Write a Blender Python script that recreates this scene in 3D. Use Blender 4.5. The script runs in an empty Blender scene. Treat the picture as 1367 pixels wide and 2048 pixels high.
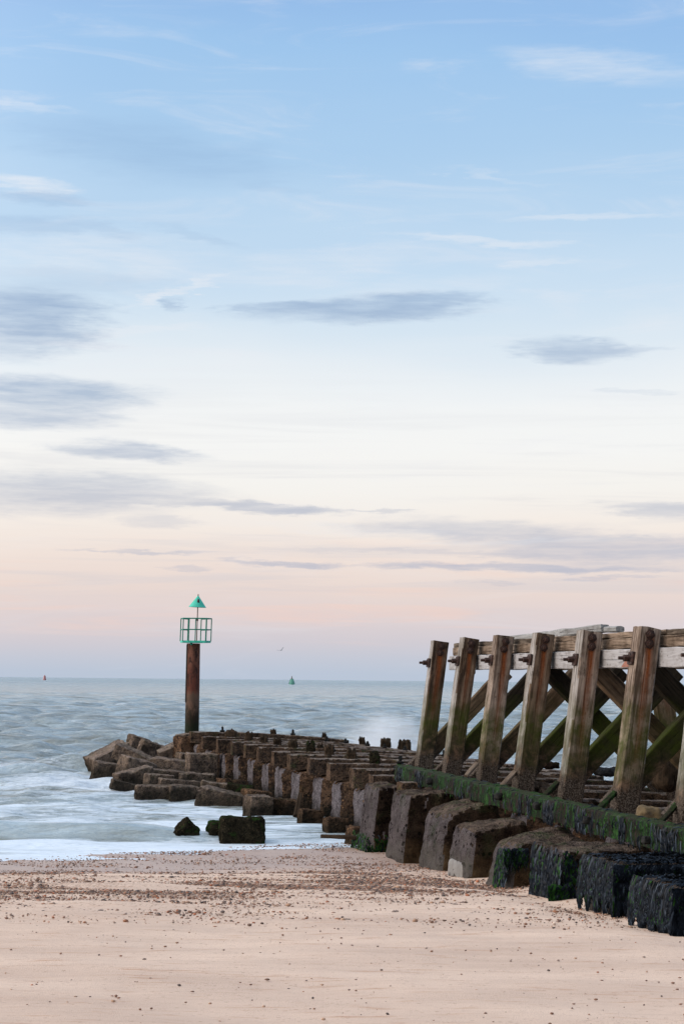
import bpy, bmesh, math, random
import numpy as np
from mathutils import Vector, Matrix, noise, Euler

S = bpy.context.scene
C = S.collection
R = math.radians
rnd = random.Random(7)

# ------------------------------------------------------------------ camera
CAMZ = 3.1                      # eye height above the sea
F = 70 / 36 * 2048              # focal length in full-size pixels
cam_d = bpy.data.cameras.new("camera")
cam_d.sensor_fit = 'VERTICAL'; cam_d.sensor_height = 36; cam_d.sensor_width = 24
cam_d.lens = 70; cam_d.clip_start = 0.1; cam_d.clip_end = 60000
cam = bpy.data.objects.new("camera", cam_d); C.objects.link(cam)
CR = Matrix.Rotation(R(90 + 4.825), 3, 'X') @ Matrix.Rotation(R(0.56), 3, 'Z')
cam.matrix_world = Matrix.Translation((0, 0, CAMZ)) @ CR.to_4x4()
S.camera = cam

def ray(px, py):
    return (CR @ Vector(((px - 683.5) / F, -(py - 1024) / F, -1))).normalized()
def P(px, py, Y):               # point seen at a photo pixel, Y metres ahead
    d = ray(px, py)
    return Vector((0, 0, CAMZ)) + d * (Y / d.y)

# ------------------------------------------------------------------ light
SUN_AZ, SUN_EL = R(-98), R(12)     # low, over the left shoulder
sd = Vector((math.sin(SUN_AZ) * math.cos(SUN_EL), math.cos(SUN_AZ) * math.cos(SUN_EL), math.sin(SUN_EL)))
sun_d = bpy.data.lights.new("sun", 'SUN'); sun_d.energy = 1.3; sun_d.angle = R(12); sun_d.color = (1, .9, .8)
sun = bpy.data.objects.new("sun", sun_d); C.objects.link(sun)
sun.rotation_euler = sd.to_track_quat('Z', 'Y').to_euler()

S.view_settings.view_transform = 'Standard'; S.view_settings.look = 'None'
S.view_settings.exposure = 0.0; S.view_settings.gamma = 1
S.render.engine = 'CYCLES'
S.cycles.max_bounces = 6; S.cycles.volume_bounces = 1; S.cycles.transparent_max_bounces = 8

def lin(r, g, b):
    f = lambda c: ((c / 255 + .055) / 1.055) ** 2.4 if c > 10 else c / 255 / 12.92
    return (f(r), f(g), f(b), 1)

class NT:
    """small node-graph helper"""
    def __init__(s, nt): s.nt = nt; s.n = nt.nodes; s.l = nt.links
    def _in(s, sock, v):
        if v is None: return
        if hasattr(v, 'is_linked'): s.l.new(v, sock)
        else:
            if isinstance(v, (tuple, list, Vector)) and len(v) == 3 and len(sock.default_value) == 4: v = (*v, 1)
            sock.default_value = v
    def math(s, op, a, b=None, c=None, clamp=False):
        m = s.n.new('ShaderNodeMath'); m.operation = op; m.use_clamp = clamp
        s._in(m.inputs[0], a); s._in(m.inputs[1], b); s._in(m.inputs[2], c); return m.outputs[0]
    def vmath(s, op, a, b=None):
        m = s.n.new('ShaderNodeVectorMath'); m.operation = op
        s._in(m.inputs[0], a)
        if op == 'SCALE': s._in(m.inputs[3], b)
        else: s._in(m.inputs[1], b)
        return m.outputs[1] if op in ('LENGTH', 'DOT_PRODUCT') else m.outputs[0]
    def mr(s, v, a, b, c=0., d=1., smooth=False):
        m = s.n.new('ShaderNodeMapRange'); m.clamp = True
        if smooth: m.interpolation_type = 'SMOOTHSTEP'
        s._in(m.inputs[0], v)
        for i, x in enumerate((a, b, c, d)): s._in(m.inputs[i + 1], x)
        return m.outputs[0]
    def mix(s, f, a, b, mode='MIX'):
        m = s.n.new('ShaderNodeMix'); m.data_type = 'RGBA'; m.blend_type = mode
        s._in(m.inputs[0], f); s._in(m.inputs[6], a); s._in(m.inputs[7], b); return m.outputs[2]
    def noise(s, vec, scale, detail=4, rough=.55, dist=0, col=False):
        m = s.n.new('ShaderNodeTexNoise'); s._in(m.inputs['Vector'], vec)
        m.inputs['Scale'].default_value = scale; m.inputs['Detail'].default_value = detail
        m.inputs['Roughness'].default_value = rough; m.inputs['Distortion'].default_value = dist
        return m.outputs[1] if col else m.outputs[0]
    def vor(s, vec, scale, feature='F1', out=0, rand=1):
        m = s.n.new('ShaderNodeTexVoronoi'); m.feature = feature; s._in(m.inputs['Vector'], vec)
        m.inputs['Scale'].default_value = scale; m.inputs['Randomness'].default_value = rand; return m.outputs[out]
    def ramp(s, f, stops, interp='LINEAR'):
        m = s.n.new('ShaderNodeValToRGB'); m.color_ramp.interpolation = interp; s._in(m.inputs[0], f)
        e = m.color_ramp.elements
        while len(e) > 1: e.remove(e[-1])
        e[0].position = stops[0][0]; e[0].color = stops[0][1]
        for p, c in stops[1:]:
            k = e.new(p); k.color = c
        return m.outputs[0]
    def sep(s, v):
        m = s.n.new('ShaderNodeSeparateXYZ'); s._in(m.inputs[0], v); return m.outputs
    def comb(s, x, y, z):
        m = s.n.new('ShaderNodeCombineXYZ')
        for i, v in enumerate((x, y, z)): s._in(m.inputs[i], v)
        return m.outputs[0]
    def mapv(s, v, scale=(1, 1, 1), loc=(0, 0, 0), rot=(0, 0, 0)):
        m = s.n.new('ShaderNodeMapping'); s._in(m.inputs[0], v)
        m.inputs[1].default_value = loc; m.inputs[2].default_value = rot; m.inputs[3].default_value = scale
        return m.outputs[0]
    def bump(s, h, strength=.5, dist=.01, normal=None):
        m = s.n.new('ShaderNodeBump'); m.inputs['Strength'].default_value = strength
        m.inputs['Distance'].default_value = dist; s._in(m.inputs['Height'], h)
        if normal: s.l.new(normal, m.inputs['Normal'])
        return m.outputs[0]

# ------------------------------------------------------------------ world: evening sky
W = bpy.data.worlds.new("World"); S.world = W; W.use_nodes = True
W.node_tree.nodes.clear(); g = NT(W.node_tree)
tc = g.n.new('ShaderNodeTexCoord').outputs['Generated']
dirv = g.vmath('NORMALIZE', tc)
dx, dy, dz = g.sep(dirv)
el = g.math('ARCSINE', dz)
az = g.math('ARCTAN2', dx, dy)
sky = g.n.new('ShaderNodeTexSky'); sky.sky_type = 'NISHITA'; sky.sun_disc = False
sky.sun_elevation = SUN_EL; sky.sun_rotation = SUN_AZ; sky.air_density = 1.2; sky.dust_density = 1.5
skyc = g.vmath('SCALE', sky.outputs[0], 0.10)
def elof(py): return math.asin(ray(683, py).z)
stops = [(1349, (190, 202, 220)), (1320, (200, 205, 219)), (1285, (213, 208, 216)), (1235, (227, 214, 215)), (1180, (237, 220, 214)),
         (1110, (245, 230, 222)), (1050, (249, 240, 233)), (980, (250, 247, 243)), (900, (250, 250, 249)), (820, (247, 249, 250)),
         (740, (236, 243, 249)), (660, (219, 234, 247)), (560, (204, 226, 246)), (440, (190, 218, 244)), (300, (176, 210, 242)), (120, (161, 201, 241)), (0, (153, 193, 238))]
MAXE = .45
st = [(0, lin(190, 202, 220))] + [(max(0.001, elof(py)) / MAXE, lin(*c)) for py, c in stops] + [(1.0, lin(120, 162, 216))]
# broad, slow unevenness of the veil
warp = g.noise(g.comb(g.math('MULTIPLY', az, 3), g.math('MULTIPLY', el, 14), 0), 1.3, 3, .5)
el2 = g.math('ADD', el, g.math('MULTIPLY', g.math('SUBTRACT', warp, .5), g.mr(el, 0, .2, .004, .05)))
veil = g.ramp(g.math('DIVIDE', el2, MAXE), st)
# thin bright wisps, streaming
wv = g.comb(g.math('MULTIPLY', az, 5), g.math('MULTIPLY', el, 34), 3.3)
wn = g.noise(g.mapv(wv, rot=(0, 0, .22)), 1.6, 7, .62, 1.2)
wisp = g.math('MULTIPLY', g.mr(wn, .5, .78, 0, 1, True), g.mr(el, .05, .16, .35, .55))
veil = g.mix(g.math('MULTIPLY', wisp, .55), veil, lin(240, 240, 246))
# low pink streaks close to the horizon
pn = g.noise(g.comb(g.math('MULTIPLY', az, 6), g.math('MULTIPLY', el, 90), 9.1), 1.2, 5, .55, .6)
pink = g.math('MULTIPLY', g.mr(pn, .52, .72, 0, 1, True), g.math('MULTIPLY', g.mr(el, .012, .03), g.mr(el, .075, .045)))
veil = g.mix(g.math('MULTIPLY', pink, .5), veil, lin(250, 214, 200))
# named clouds: (px, py, half width, half height, tilt, strength)
dark = [(60, 636, 165, 62, .05, .95), (20, 690, 120, 30, .0, .5), (745, 615, 240, 30, -.05, .85), (560, 612, 90, 14, 0, .6), (880, 598, 130, 18, 0, .5),
        (350, 612, 45, 12, -.1, .6), (1140, 697, 140, 24, .06, .75), (90, 785, 220, 34, .03, .95), (60, 832, 180, 26, 0, .8), (270, 901, 150, 17, .03, .85),
        (120, 985, 330, 44, 0, .85), (200, 960, 150, 12, .03, .3), (500, 1014, 190, 11, .05, .95), (340, 1012, 90, 7, 0, .6), (320, 1043, 100, 15, 0, .4), (760, 1026, 80, 4, 0, .5),
        (1310, 1020, 120, 18, .05, .75), (960, 1062, 260, 26, .03, .65), (1240, 1100, 330, 34, 0, .75), (1020, 1136, 340, 9, 0, .85), (560, 1127, 120, 7, .03, .8),
        (290, 1104, 130, 5, .0, .6), (380, 1137, 80, 4, 0, .45), (1210, 1156, 80, 5, 0, .5), (300, 300, 280, 60, .1, .45), (80, 398, 130, 13, 0, .5), (70, 448, 130, 18, .0, .38),
        (210, 455, 70, 20, .2, .28), (380, 470, 110, 14, .2, .22), (980, 1165, 60, 4, 0, .3), (160, 560, 210, 26, .05, .22), (1270, 785, 60, 6, 0, .25), (560, 372, 90, 14, .1, .18),
        (950, 1108, 420, 6, .02, .3), (1120, 1074, 300, 7, .0, .35), (1300, 700, 60, 5, 0, .2)]
light = [(170, 510, 270, 55, 0, .45), (60, 374, 110, 20, .08, .75), (360, 585, 130, 9, -.27, .8), (250, 665, 200, 12, -.12, .6), (160, 685, 80, 8, 0, .7), (1200, 132, 230, 34, .12, .5), (960, 482, 190, 8, .05, .6),
         (1180, 432, 170, 7, -.02, .5), (640, 530, 240, 34, -.12, .35), (1060, 525, 80, 10, -.1, .5), (820, 575, 220, 20, -.08, .3), (1000, 355, 120, 7, .15, .3),
         (40, 210, 80, 10, .1, .35), (1290, 640, 90, 30, 0, .2), (1060, 1083, 230, 5, -.04, .45), (700, 1060, 250, 14, .05, .3)]
nv = g.comb(g.math('MULTIPLY', az, 9), g.math('MULTIPLY', el, 46), 0)
dist = g.noise(nv, 2.2, 6, .6, 0, True)
dist = g.vmath('MULTIPLY', g.vmath('SUBTRACT', dist, (.5, .5, .5)), (.075, .011, 0))
dist2 = g.noise(g.comb(g.math('MULTIPLY', az, 30), g.math('MULTIPLY', el, 160), 0), 2.5, 4, .6, 0, True)
dist2 = g.vmath('MULTIPLY', g.vmath('SUBTRACT', dist2, (.5, .5, .5)), (.03, .0045, 0))
pos = g.vmath('ADD', g.vmath('ADD', g.comb(az, el, 0), dist), dist2)
tex = g.noise(g.comb(g.math('MULTIPLY', az, 14), g.math('MULTIPLY', el, 120), 5), 2.0, 5, .6)
def cloudset(lst):
    acc = None
    for (px, py, hw, hh, tilt, s_) in lst:
        d = ray(px, py); a0 = math.atan2(d.x, d.y); e0 = math.asin(d.z)
        m = g.n.new('ShaderNodeMapping'); m.vector_type = 'TEXTURE'; g.l.new(pos, m.inputs[0])
        m.inputs[1].default_value = (a0, e0, 0); m.inputs[2].default_value = (0, 0, -tilt)
        m.inputs[3].default_value = (hw / F * 1.15, hh / F * 1.2, 1)
        L = g.vmath('LENGTH', m.outputs[0])
        k = g.mr(L, 1.1, .3, 0, s_, True)
        acc = k if acc is None else g.math('SUBTRACT', g.math('ADD', acc, k), g.math('MULTIPLY', acc, k))
    return acc
dk = g.math('MULTIPLY', cloudset(dark), g.mr(tex, .30, .60, .5, .9))
# faint long lilac veils low in the sky
vn = g.noise(g.comb(g.math('MULTIPLY', az, 3.2), g.math('MULTIPLY', el, 75), 2.7), 1.3, 6, .6, .5)
vk = g.math('MULTIPLY', g.mr(vn, .46, .66, 0, 1, True), g.math('MULTIPLY', g.mr(el, .02, .045), g.mr(el, .16, .09)))
veil = g.mix(g.math('MULTIPLY', vk, .32), veil, lin(205, 206, 216))
lt = g.math('MULTIPLY', cloudset(light), g.mr(tex, .3, .6, .3, 1.0))
veil = g.mix(g.math('MULTIPLY', lt, .85), veil, lin(236, 240, 247))
cloudcol = g.ramp(g.math('DIVIDE', el, MAXE), [(0, lin(178, 182, 202)), (elof(1136) / MAXE, lin(176, 184, 206)), (elof(1000) / MAXE, lin(188, 194, 210)), (elof(800) / MAXE, lin(166, 186, 212)), (elof(600) / MAXE, lin(148, 174, 208)), (elof(300) / MAXE, lin(150, 184, 222))])
veil = g.mix(g.math('MULTIPLY', dk, .95), veil, cloudcol)
base = g.mix(.94, skyc, veil)
# sky behind the camera dimmed on purpose, so camera-facing sides stay dark
base = g.vmath('SCALE', base, g.mr(g.math('ADD', dy, g.math('MULTIPLY', dx, .35)), -.05, -.6, 1, .42, True))
# sunset side of the sky, behind the photographer, is much brighter
sdot = g.vmath('DOT_PRODUCT', dirv, tuple(sd))
glow = g.mr(sdot, .0, 1.0, 0, 1, True)
up = g.mr(dz, .36, .9, 0, 1, True)
base = g.mix(1.0, base, g.vmath('SCALE', g.comb(2.5, 2.2, 1.9), g.math('MULTIPLY', glow, .8)), 'ADD')
base = g.mix(1.0, base, g.vmath('SCALE', g.comb(.70, .72, .66), up), 'ADD')  # unseen upper sky brightened to add light from above
bg = g.n.new('ShaderNodeBackground'); g.l.new(base, bg.inputs[0]); bg.inputs[1].default_value = 1.0
wo = g.n.new('ShaderNodeOutputWorld'); g.l.new(bg.outputs[0], wo.inputs[0])

# ------------------------------------------------------------------ object helpers
def tag(o, label=None, cat=None, group=None, kind=None):
    if label: o['label'] = label
    if cat: o['category'] = cat
    if group: o['group'] = group
    if kind: o['kind'] = kind
    return o
def empty(name, loc, label, cat, group=None):
    o = bpy.data.objects.new(name, None); C.objects.link(o); o.location = loc; o.empty_display_size = .2
    return tag(o, label, cat, group)
def link(name, me, mats, parent=None, mw=None):
    o = bpy.data.objects.new(name, me); C.objects.link(o)
    for m in (mats if isinstance(mats, (list, tuple)) else [mats]): me.materials.append(m)
    if parent is not None:
        o.parent = parent
        o.matrix_parent_inverse = Matrix.Translation(-worldloc(parent)) if parent.type == 'EMPTY' else parent_w[parent.name].inverted()
    M = mw if mw is not None else Matrix.Identity(4)
    o.matrix_basis = M
    parent_w[o.name] = M
    return o
parent_w = {}
def worldloc(e): return Vector(e.location)
def smooth(me, on=True):
    me.polygons.foreach_set('use_smooth', [on] * len(me.polygons)); me.update()
def from_bm(name, bm, sm=True, sharp=38):
    bmesh.ops.recalc_face_normals(bm, faces=bm.faces)
    me = bpy.data.meshes.new(name); bm.to_mesh(me); bm.free()
    if sm:
        smooth(me); me.set_sharp_from_angle(angle=R(sharp))
    return me
def fr(v, sc, oc=4): return noise.fractal(v * sc, .6, 2.0, oc)
def sstep(x, a, b):
    t = max(0., min(1., (x - a) / (b - a))); return t * t * (3 - 2 * t)

# groyne frame: U runs out to sea along the groyne, V across it (to the right)
GA = R(10.9)
U = Vector((-math.sin(GA), math.cos(GA), 0)); V = Vector((math.cos(GA), math.sin(GA), 0)); Z = Vector((0, 0, 1))

def timber(name, p0, p1, w, d, ref, mats, parent=None, seg=14, rough=.006, seed=0, taper=0, chamfer=.02, bow=0, ends=.0):
    """sawn timber p0->p1; local z along it, local x ~ ref; w along x, d along y"""
    p0 = Vector(p0); p1 = Vector(p1); L = (p1 - p0).length
    z = (p1 - p0).normalized(); x = (ref - z * ref.dot(z)).normalized(); y = z.cross(x)
    M = Matrix((x, y, z)).transposed().to_4x4(); M.translation = p0
    prof = []
    c = chamfer; hw, hd = w / 2, d / 2; n = 4
    cs = [(-hw, -hd, 0), (hw, -hd, 1), (hw, hd, 2), (-hw, hd, 3)]
    def edge(a, b):
        ax, ay = a; bx, by = b
        for i in range(n): prof.append((ax + (bx - ax) * i / (n - 1), ay + (by - ay) * i / (n - 1)))
    edge((-hw + c, -hd), (hw - c, -hd)); edge((hw, -hd + c), (hw, hd - c)); edge((hw - c, hd), (-hw + c, hd)); edge((-hw, hd - c), (-hw, -hd + c))
    bm = bmesh.new(); rings = []
    so = Vector((seed * 3.17, seed * 1.31, seed * 7.7))
    for i in range(seg + 1):
        t = i / seg; zz = L * t
        k = 1 - taper * t
        ring = []
        for (a, b) in prof:
            q = Vector((a * k, b * k, zz))
            nn = fr(Vector((a * 6, b * 6, zz * 1.2)) + so, 1.0, 3)
            q.x += nn * rough * (1 if a > 0 else -1); q.y += noise.noise(Vector((a * 8 + 9, b * 8, zz * 1.7)) + so) * rough
            q.x += bow * math.sin(t * math.pi)
            if i in (0, seg) and ends: q.z += noise.noise(Vector((a * 9, b * 9, seed))) * ends
            ring.append(bm.verts.new(q))
        rings.append(ring)
    m = len(prof)
    for i in range(seg):
        for j in range(m):
            bm.faces.new((rings[i][j], rings[i][(j + 1) % m], rings[i + 1][(j + 1) % m], rings[i + 1][j]))
    bm.faces.new(rings[0][::-1]); bm.faces.new(rings[-1])
    me = from_bm(name, bm, False)
    return link(name, me, mats, parent, M)

def rough_mesh(name, fmap, cuts=12, k=9, rnd_=1.0, amp=.03, sc=2.2, amp2=.008, sc2=14, seed=0, chip=.0):
    """unit cube [-1,1]^3, superellipsoid-rounded with ragged edges, mapped by fmap, then displaced"""
    bm = bmesh.new(); bmesh.ops.create_cube(bm, size=2)
    bmesh.ops.subdivide_edges(bm, edges=bm.edges, cuts=cuts, use_grid_fill=True)
    so = Vector((seed * 5.3, seed * 2.9, seed * 1.7))
    pts = []
    for v in bm.verts:
        p = v.co.copy()
        s = (abs(p.x) ** k + abs(p.y) ** k + abs(p.z) ** k) ** (1 / k)
        q = p / s
        e = 0
        if chip:
            c = noise.noise(p * 1.9 + so); c2 = sorted((abs(p.x), abs(p.y), abs(p.z)))
            if c2[1] > .72: e = max(0, c) * chip * (c2[1] - .72) / .28
        q = p.lerp(q, rnd_) * (1 - e)
        v.co = Vector(fmap(q))
    bm.normal_update()
    for v in bm.verts:
        pts.append(v.co + v.normal * (fr(v.co + so, sc, 4) * amp + fr(v.co + so, sc2, 2) * amp2))
    for v, q in zip(bm.verts, pts): v.co = q
    return from_bm(name, bm)

# ------------------------------------------------------------------ materials
def newmat(name):
    m = bpy.data.materials.new(name); m.use_nodes = True; m.node_tree.nodes.clear()
    t = NT(m.node_tree)
    b = t.n.new('ShaderNodeBsdfPrincipled'); o = t.n.new('ShaderNodeOutputMaterial'); t.l.new(b.outputs[0], o.inputs[0])
    t.b = b
    t.obj = t.n.new('ShaderNodeTexCoord').outputs['Object']
    t.geo = t.n.new('ShaderNodeNewGeometry')
    t.pos = t.geo.outputs['Position']
    return m, t
def finish(t, col, rough=.8, normal=None, spec=.4):
    t._in(t.b.inputs['Base Color'], col); t._in(t.b.inputs['Roughness'], rough)
    t.b.inputs['Specular IOR Level'].default_value = spec
    if normal: t.l.new(normal, t.b.inputs['Normal'])

def concrete(name, light=(.17, .125, .10), darkc=(.035, .025, .02), speck=(.36, .27, .19), algae=.35, wetz=None, grain=38, barn=0.0, algcol=(.03, .075, .02), zoned=True, spk=.6, foot=None, hol=.4):
    m, t = newmat(name); p = t.pos
    n1 = t.noise(p, 1.6, 5, .6); n2 = t.noise(p, 7, 6, .65)
    c = t.mix(t.mr(t.math('ADD', t.math('MULTIPLY', n1, .4), t.math('MULTIPLY', n2, .6)), .42, .60), (*darkc, 1), (*light, 1))
    vc = t.vor(p, grain, 'F1', 1); vd = t.vor(p, grain, 'F1', 0)
    vs = t.sep(vc)
    sp = t.math('MULTIPLY', t.mr(vs[0], .70, .86), t.mr(vd, .55, .3))
    c = t.mix(t.math('MULTIPLY', t.math('MULTIPLY', sp, spk), t.mr(t.noise(p, 3.7, 3), .35, .65, .2, 1)), c, (*speck, 1))
    dkp = t.math('MULTIPLY', t.mr(vs[1], .72, .8), t.mr(vd, .5, .3))
    c = t.mix(t.math('MULTIPLY', dkp, .8), c, (*[x * .6 for x in darkc], 1))
    if barn:
        bn = t.mr(t.noise(p, 55, 2, .7), .42, .6)
        gate = t.mr(t.noise(p, 2.3, 3, .6), .35, .6, .35, 1)
        c = t.mix(t.math('MULTIPLY', t.math('MULTIPLY', bn, gate), barn), c, (.24, .22, .24, 1))
    # bored holes
    hd = t.vor(t.vmath('ADD', p, t.vmath('SCALE', t.noise(p, 6, 2, .5, 0, True), .06)), 9.5, 'F1', 0)
    hole = t.math('MULTIPLY', t.mr(hd, .30, .22), t.mr(t.noise(p, 3.1, 2, .5), .40, .48))
    c = t.mix(t.math('MULTIPLY', hole, hol), c, (.006, .005, .005, 1))
    if algae:
        z = t.sep(p)[2]
        an = t.noise(p, 2.4, 5, .7, .4)
        nz = t.sep(t.geo.outputs['Normal'])[2]
        a = t.mr(t.math('ADD', an, t.math('MULTIPLY', nz, .05)), .55, .66)
        a = t.math('MULTIPLY', a, algae)
        c = t.mix(a, c, (*algcol, 1))
    if foot:
        zs = t.math('SUBTRACT', z, t.math('SUBTRACT', .77, t.math('MULTIPLY', t.math('SUBTRACT', t.sep(p)[1], 19.2), .05)))
        fmk = t.math('MULTIPLY', t.mr(t.math('ADD', zs, t.math('MULTIPLY', t.math('SUBTRACT', n1, .5), .7)), .42, .18), t.mr(n2, .35, .6, .35, 1))
        c = t.mix(t.math('MULTIPLY', fmk, .85), c, (*foot, 1))
    if zoned:
        z = t.sep(p)[2]
        w = t.mr(t.math('ADD', z, t.math('MULTIPLY', t.math('SUBTRACT', n1, .5), .5)), .42, .12)
        c = t.mix(t.math('MULTIPLY', w, .75), c, (.016, .016, .013, 1))
        rough = t.mr(w, 0, 1, .8, .35)
    else: rough = .82
    h = t.math('ADD', t.math('MULTIPLY', t.vor(p, grain, 'F1', 0), -.7), t.math('MULTIPLY', t.noise(p, 18, 5, .7), 1.4))
    h = t.math('SUBTRACT', h, t.math('MULTIPLY', hole, .8))
    finish(t, c, rough, t.bump(h, 1.0, .05), .0)
    return m

M_PIER = concrete("pier_concrete", (.15, .088, .053), (.022, .014, .010), (.36, .2, .10), .10, barn=.1, grain=22, spk=.8)
M_PIER_END = concrete("barnacled_lit_end_concrete", (.13, .116, .125), (.045, .038, .042), (.2, .18, .18), .10, barn=.7, grain=30)  # barnacle grey, with the brighter light on left ends mixed into the colour
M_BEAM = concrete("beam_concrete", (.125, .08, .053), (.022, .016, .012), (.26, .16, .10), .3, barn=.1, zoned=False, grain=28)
M_BEAMTOP = concrete("pale_beam_top_concrete", (.26, .21, .17), (.08, .06, .05), (.5, .42, .34), .12, barn=.45, zoned=False, grain=22)  # paler concrete for the upward faces of the beams
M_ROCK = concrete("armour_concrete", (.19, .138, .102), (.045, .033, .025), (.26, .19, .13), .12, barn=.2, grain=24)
M_ROCKTOP = concrete("armour_lit_top_concrete", (.26, .20, .155), (.08, .06, .048), (.40, .25, .19), .10, barn=.3, grain=24)  # lit copy of the armour concrete, painted on upward faces
M_BIG = concrete("buttress_shaded_concrete", (.045, .031, .022), (.010, .006, .005), (.16, .11, .07), .16, barn=.03, zoned=False, grain=70, spk=.4, foot=(.11, .072, .04), hol=.85)  # dark brown concrete, shade of the camera-facing sides painted in
M_BIG_END = concrete("buttress_lit_end_concrete", (.135, .115, .118), (.05, .042, .043), (.28, .25, .24), .22, barn=.4, zoned=False, grain=80, spk=.4, foot=(.125, .115, .105), hol=.92)  # barnacle-grey left faces, side light painted in as a lighter tone
M_BIG_TOP = concrete("buttress_lit_top_concrete", (.135, .10, .078), (.03, .022, .017), (.28, .21, .15), .28, barn=.15, zoned=False, grain=40)  # lighter copy for upward faces, light from above put into the colour
M_MOSSROCK = concrete("mossy_concrete", (.035, .03, .02), (.010, .009, .007), (.12, .09, .05), .85, algcol=(.018, .05, .010), zoned=False)
M_SIDE_MOSS = concrete("bare_face_concrete", (.11, .095, .08), (.03, .025, .02), (.22, .18, .14), .4, zoned=False)

def wood(name, c1, c2, rust=None, tide=True, algae=.6, white=0, dark_all=0, holes=.5):
    """local z runs along the grain"""
    m, t = newmat(name); o = t.obj; p = t.pos
    gv = t.mapv(o, (22, 22, 1.3))
    oi = t.n.new('ShaderNodeObjectInfo').outputs['Random']
    gv = t.vmath('ADD', gv, t.comb(t.math('MULTIPLY', oi, 50), 0, t.math('MULTIPLY', oi, 20)))
    gr = t.noise(gv, 1.0, 6, .65, .8); big = t.noise(t.vmath('ADD', p, t.comb(0, 0, t.math('MULTIPLY', oi, 9))), 2.1, 4, .6)
    c = t.mix(t.mr(t.math('ADD', t.math('MULTIPLY', gr, .6), t.math('MULTIPLY', big, .4)), .42, .60), (*c1, 1), (*c2, 1))
    crack = t.mr(t.noise(t.mapv(o, (34, 34, .8)), 1.0, 3, .5, .3), .36, .31)
    c = t.mix(t.math('MULTIPLY', crack, .7), c, (.03, .02, .016, 1))
    if white:
        wn = t.mr(t.noise(t.mapv(o, (9, 9, 3)), 1, 5, .7), .36, .52)
        c = t.mix(t.math('MULTIPLY', wn, white), c, (.42, .42, .44, 1))
    if holes:
        vd = t.vor(t.mapv(o, (1, 1, .7)), 13, 'F1', 0)
        gate = t.mr(t.noise(p, 1.9, 2, .5), .5, .6)
        hl = t.math('MULTIPLY', t.mr(vd, .22, .15), gate)
        c = t.mix(t.math('MULTIPLY', hl, holes), c, (.05, .03, .022, 1))
    z = t.sep(p)[2]
    if tide:
        sn = t.noise(t.mapv(o, (5, 5, 1.6)), 1.0, 6, .7, .6)
        sn = t.noise(t.vmath('ADD', t.mapv(o, (5, 5, 1.6)), t.comb(t.math('MULTIPLY', oi, 30), 0, 0)), 1.0, 6, .7, .6)
        c = t.mix(t.mr(sn, .52, .66, 0, .75), c, (.028, .02, .016, 1))
        zz = t.math('ADD', z, t.math('MULTIPLY', t.math('SUBTRACT', big, .5), 1.3))
        band = t.math('MULTIPLY', t.mr(zz, 2.9, 2.35), t.mr(t.noise(p, 5, 5, .65), .36, .6, .35, 1))
        c = t.mix(t.math('MULTIPLY', band, algae), c, (.04, .052, .010, 1))
        low = t.mr(zz, 2.15, 1.6)
        ln = t.noise(p, 6.5, 6, .7, .5)
        lc = t.ramp(ln, [(.38, (.018, .016, .012, 1)), (.5, (.05, .036, .026, 1)), (.58, (.11, .07, .048, 1)), (.68, (.17, .11, .08, 1))])
        c = t.mix(t.math('MULTIPLY', low, .92), c, lc)
        foot = t.math('MULTIPLY', t.mr(t.math('ADD', z, t.math('MULTIPLY', t.math('SUBTRACT', ln, .5), .35)), 1.72, 1.55), .9)
        fc = t.mix(t.mr(t.noise(p, 48, 3, .7), .45, .6), (.02, .015, .012, 1), (.12, .10, .085, 1))
        c = t.mix(foot, c, fc)
    if rust:
        x0, ztop, length, wd = rust
        ox, oy, oz = t.sep(o)
        wob = t.math('MULTIPLY', t.math('SUBTRACT', t.noise(t.comb(0, 0, t.math('MULTIPLY', oz, 1.7)), 2, 3, .5), .5), .05)
        dxx = t.math('ABSOLUTE', t.math('SUBTRACT', t.math('ADD', ox, wob), x0))
        rn = t.noise(t.mapv(o, (40, 40, 1.2)), 1, 4, .7)
        core = t.mr(dxx, wd, wd * .15)
        fall = t.math('MULTIPLY', t.mr(oz, ztop - length, ztop - .1), t.mr(oz, ztop + .1, ztop))
        mk = t.math('MULTIPLY', t.math('MULTIPLY', core, fall), t.mr(rn, .28, .55, .45, 1.2), clamp=True)
        c = t.mix(mk, c, t.mix(t.noise(o, 30, 3), (.07, .02, .01, 1), (.26, .085, .03, 1)))
    if dark_all: c = t.mix(dark_all, c, (.018, .015, .012, 1))
    h = t.math('ADD', t.math('MULTIPLY', gr, .8), t.math('MULTIPLY', crack, -1.2))
    finish(t, c, .8, t.bump(h, .9, .02), .02)
    return m
ZL = 2.72
M_POST = wood("weathered_post_wood", (.05, .033, .023), (.19, .137, .10), rust=(0.01, ZL - .1, 1.25, .06), algae=.9)
M_POST_DARK = wood("dark_stained_post_wood", (.035, .024, .017), (.15, .10, .072), rust=(0.01, ZL - .1, 1.5, .08), algae=.9)
M_POST_PALE = wood("pale_post_wood", (.085, .06, .046), (.33, .265, .22), rust=(0.02, ZL - .1, 1.9, .075), algae=.9)
M_POST_SIDE = wood("paler_side_wood", (.15, .13, .11), (.34, .32, .31), rust=(0.0, 2.0, 1.6, .05), holes=.2)  # paler, greyer wood for the left faces
M_RAIL = wood("silver_grey_rail_wood", (.17, .155, .15), (.29, .28, .28), tide=False, white=.5)
M_RAIL_TOP = wood("brown_rail_wood", (.07, .05, .036), (.25, .19, .145), tide=False)
M_CAP = wood("dark_cap_wood", (.045, .035, .027), (.15, .12, .095), tide=False)
M_BRACE = wood("tan_brace_wood", (.055, .035, .022), (.16, .11, .07), tide=True, algae=.35)
M_BRACE_DARK = wood("tarred_brace_wood", (.012, .010, .008), (.04, .033, .023), tide=True, algae=.9)
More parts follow.
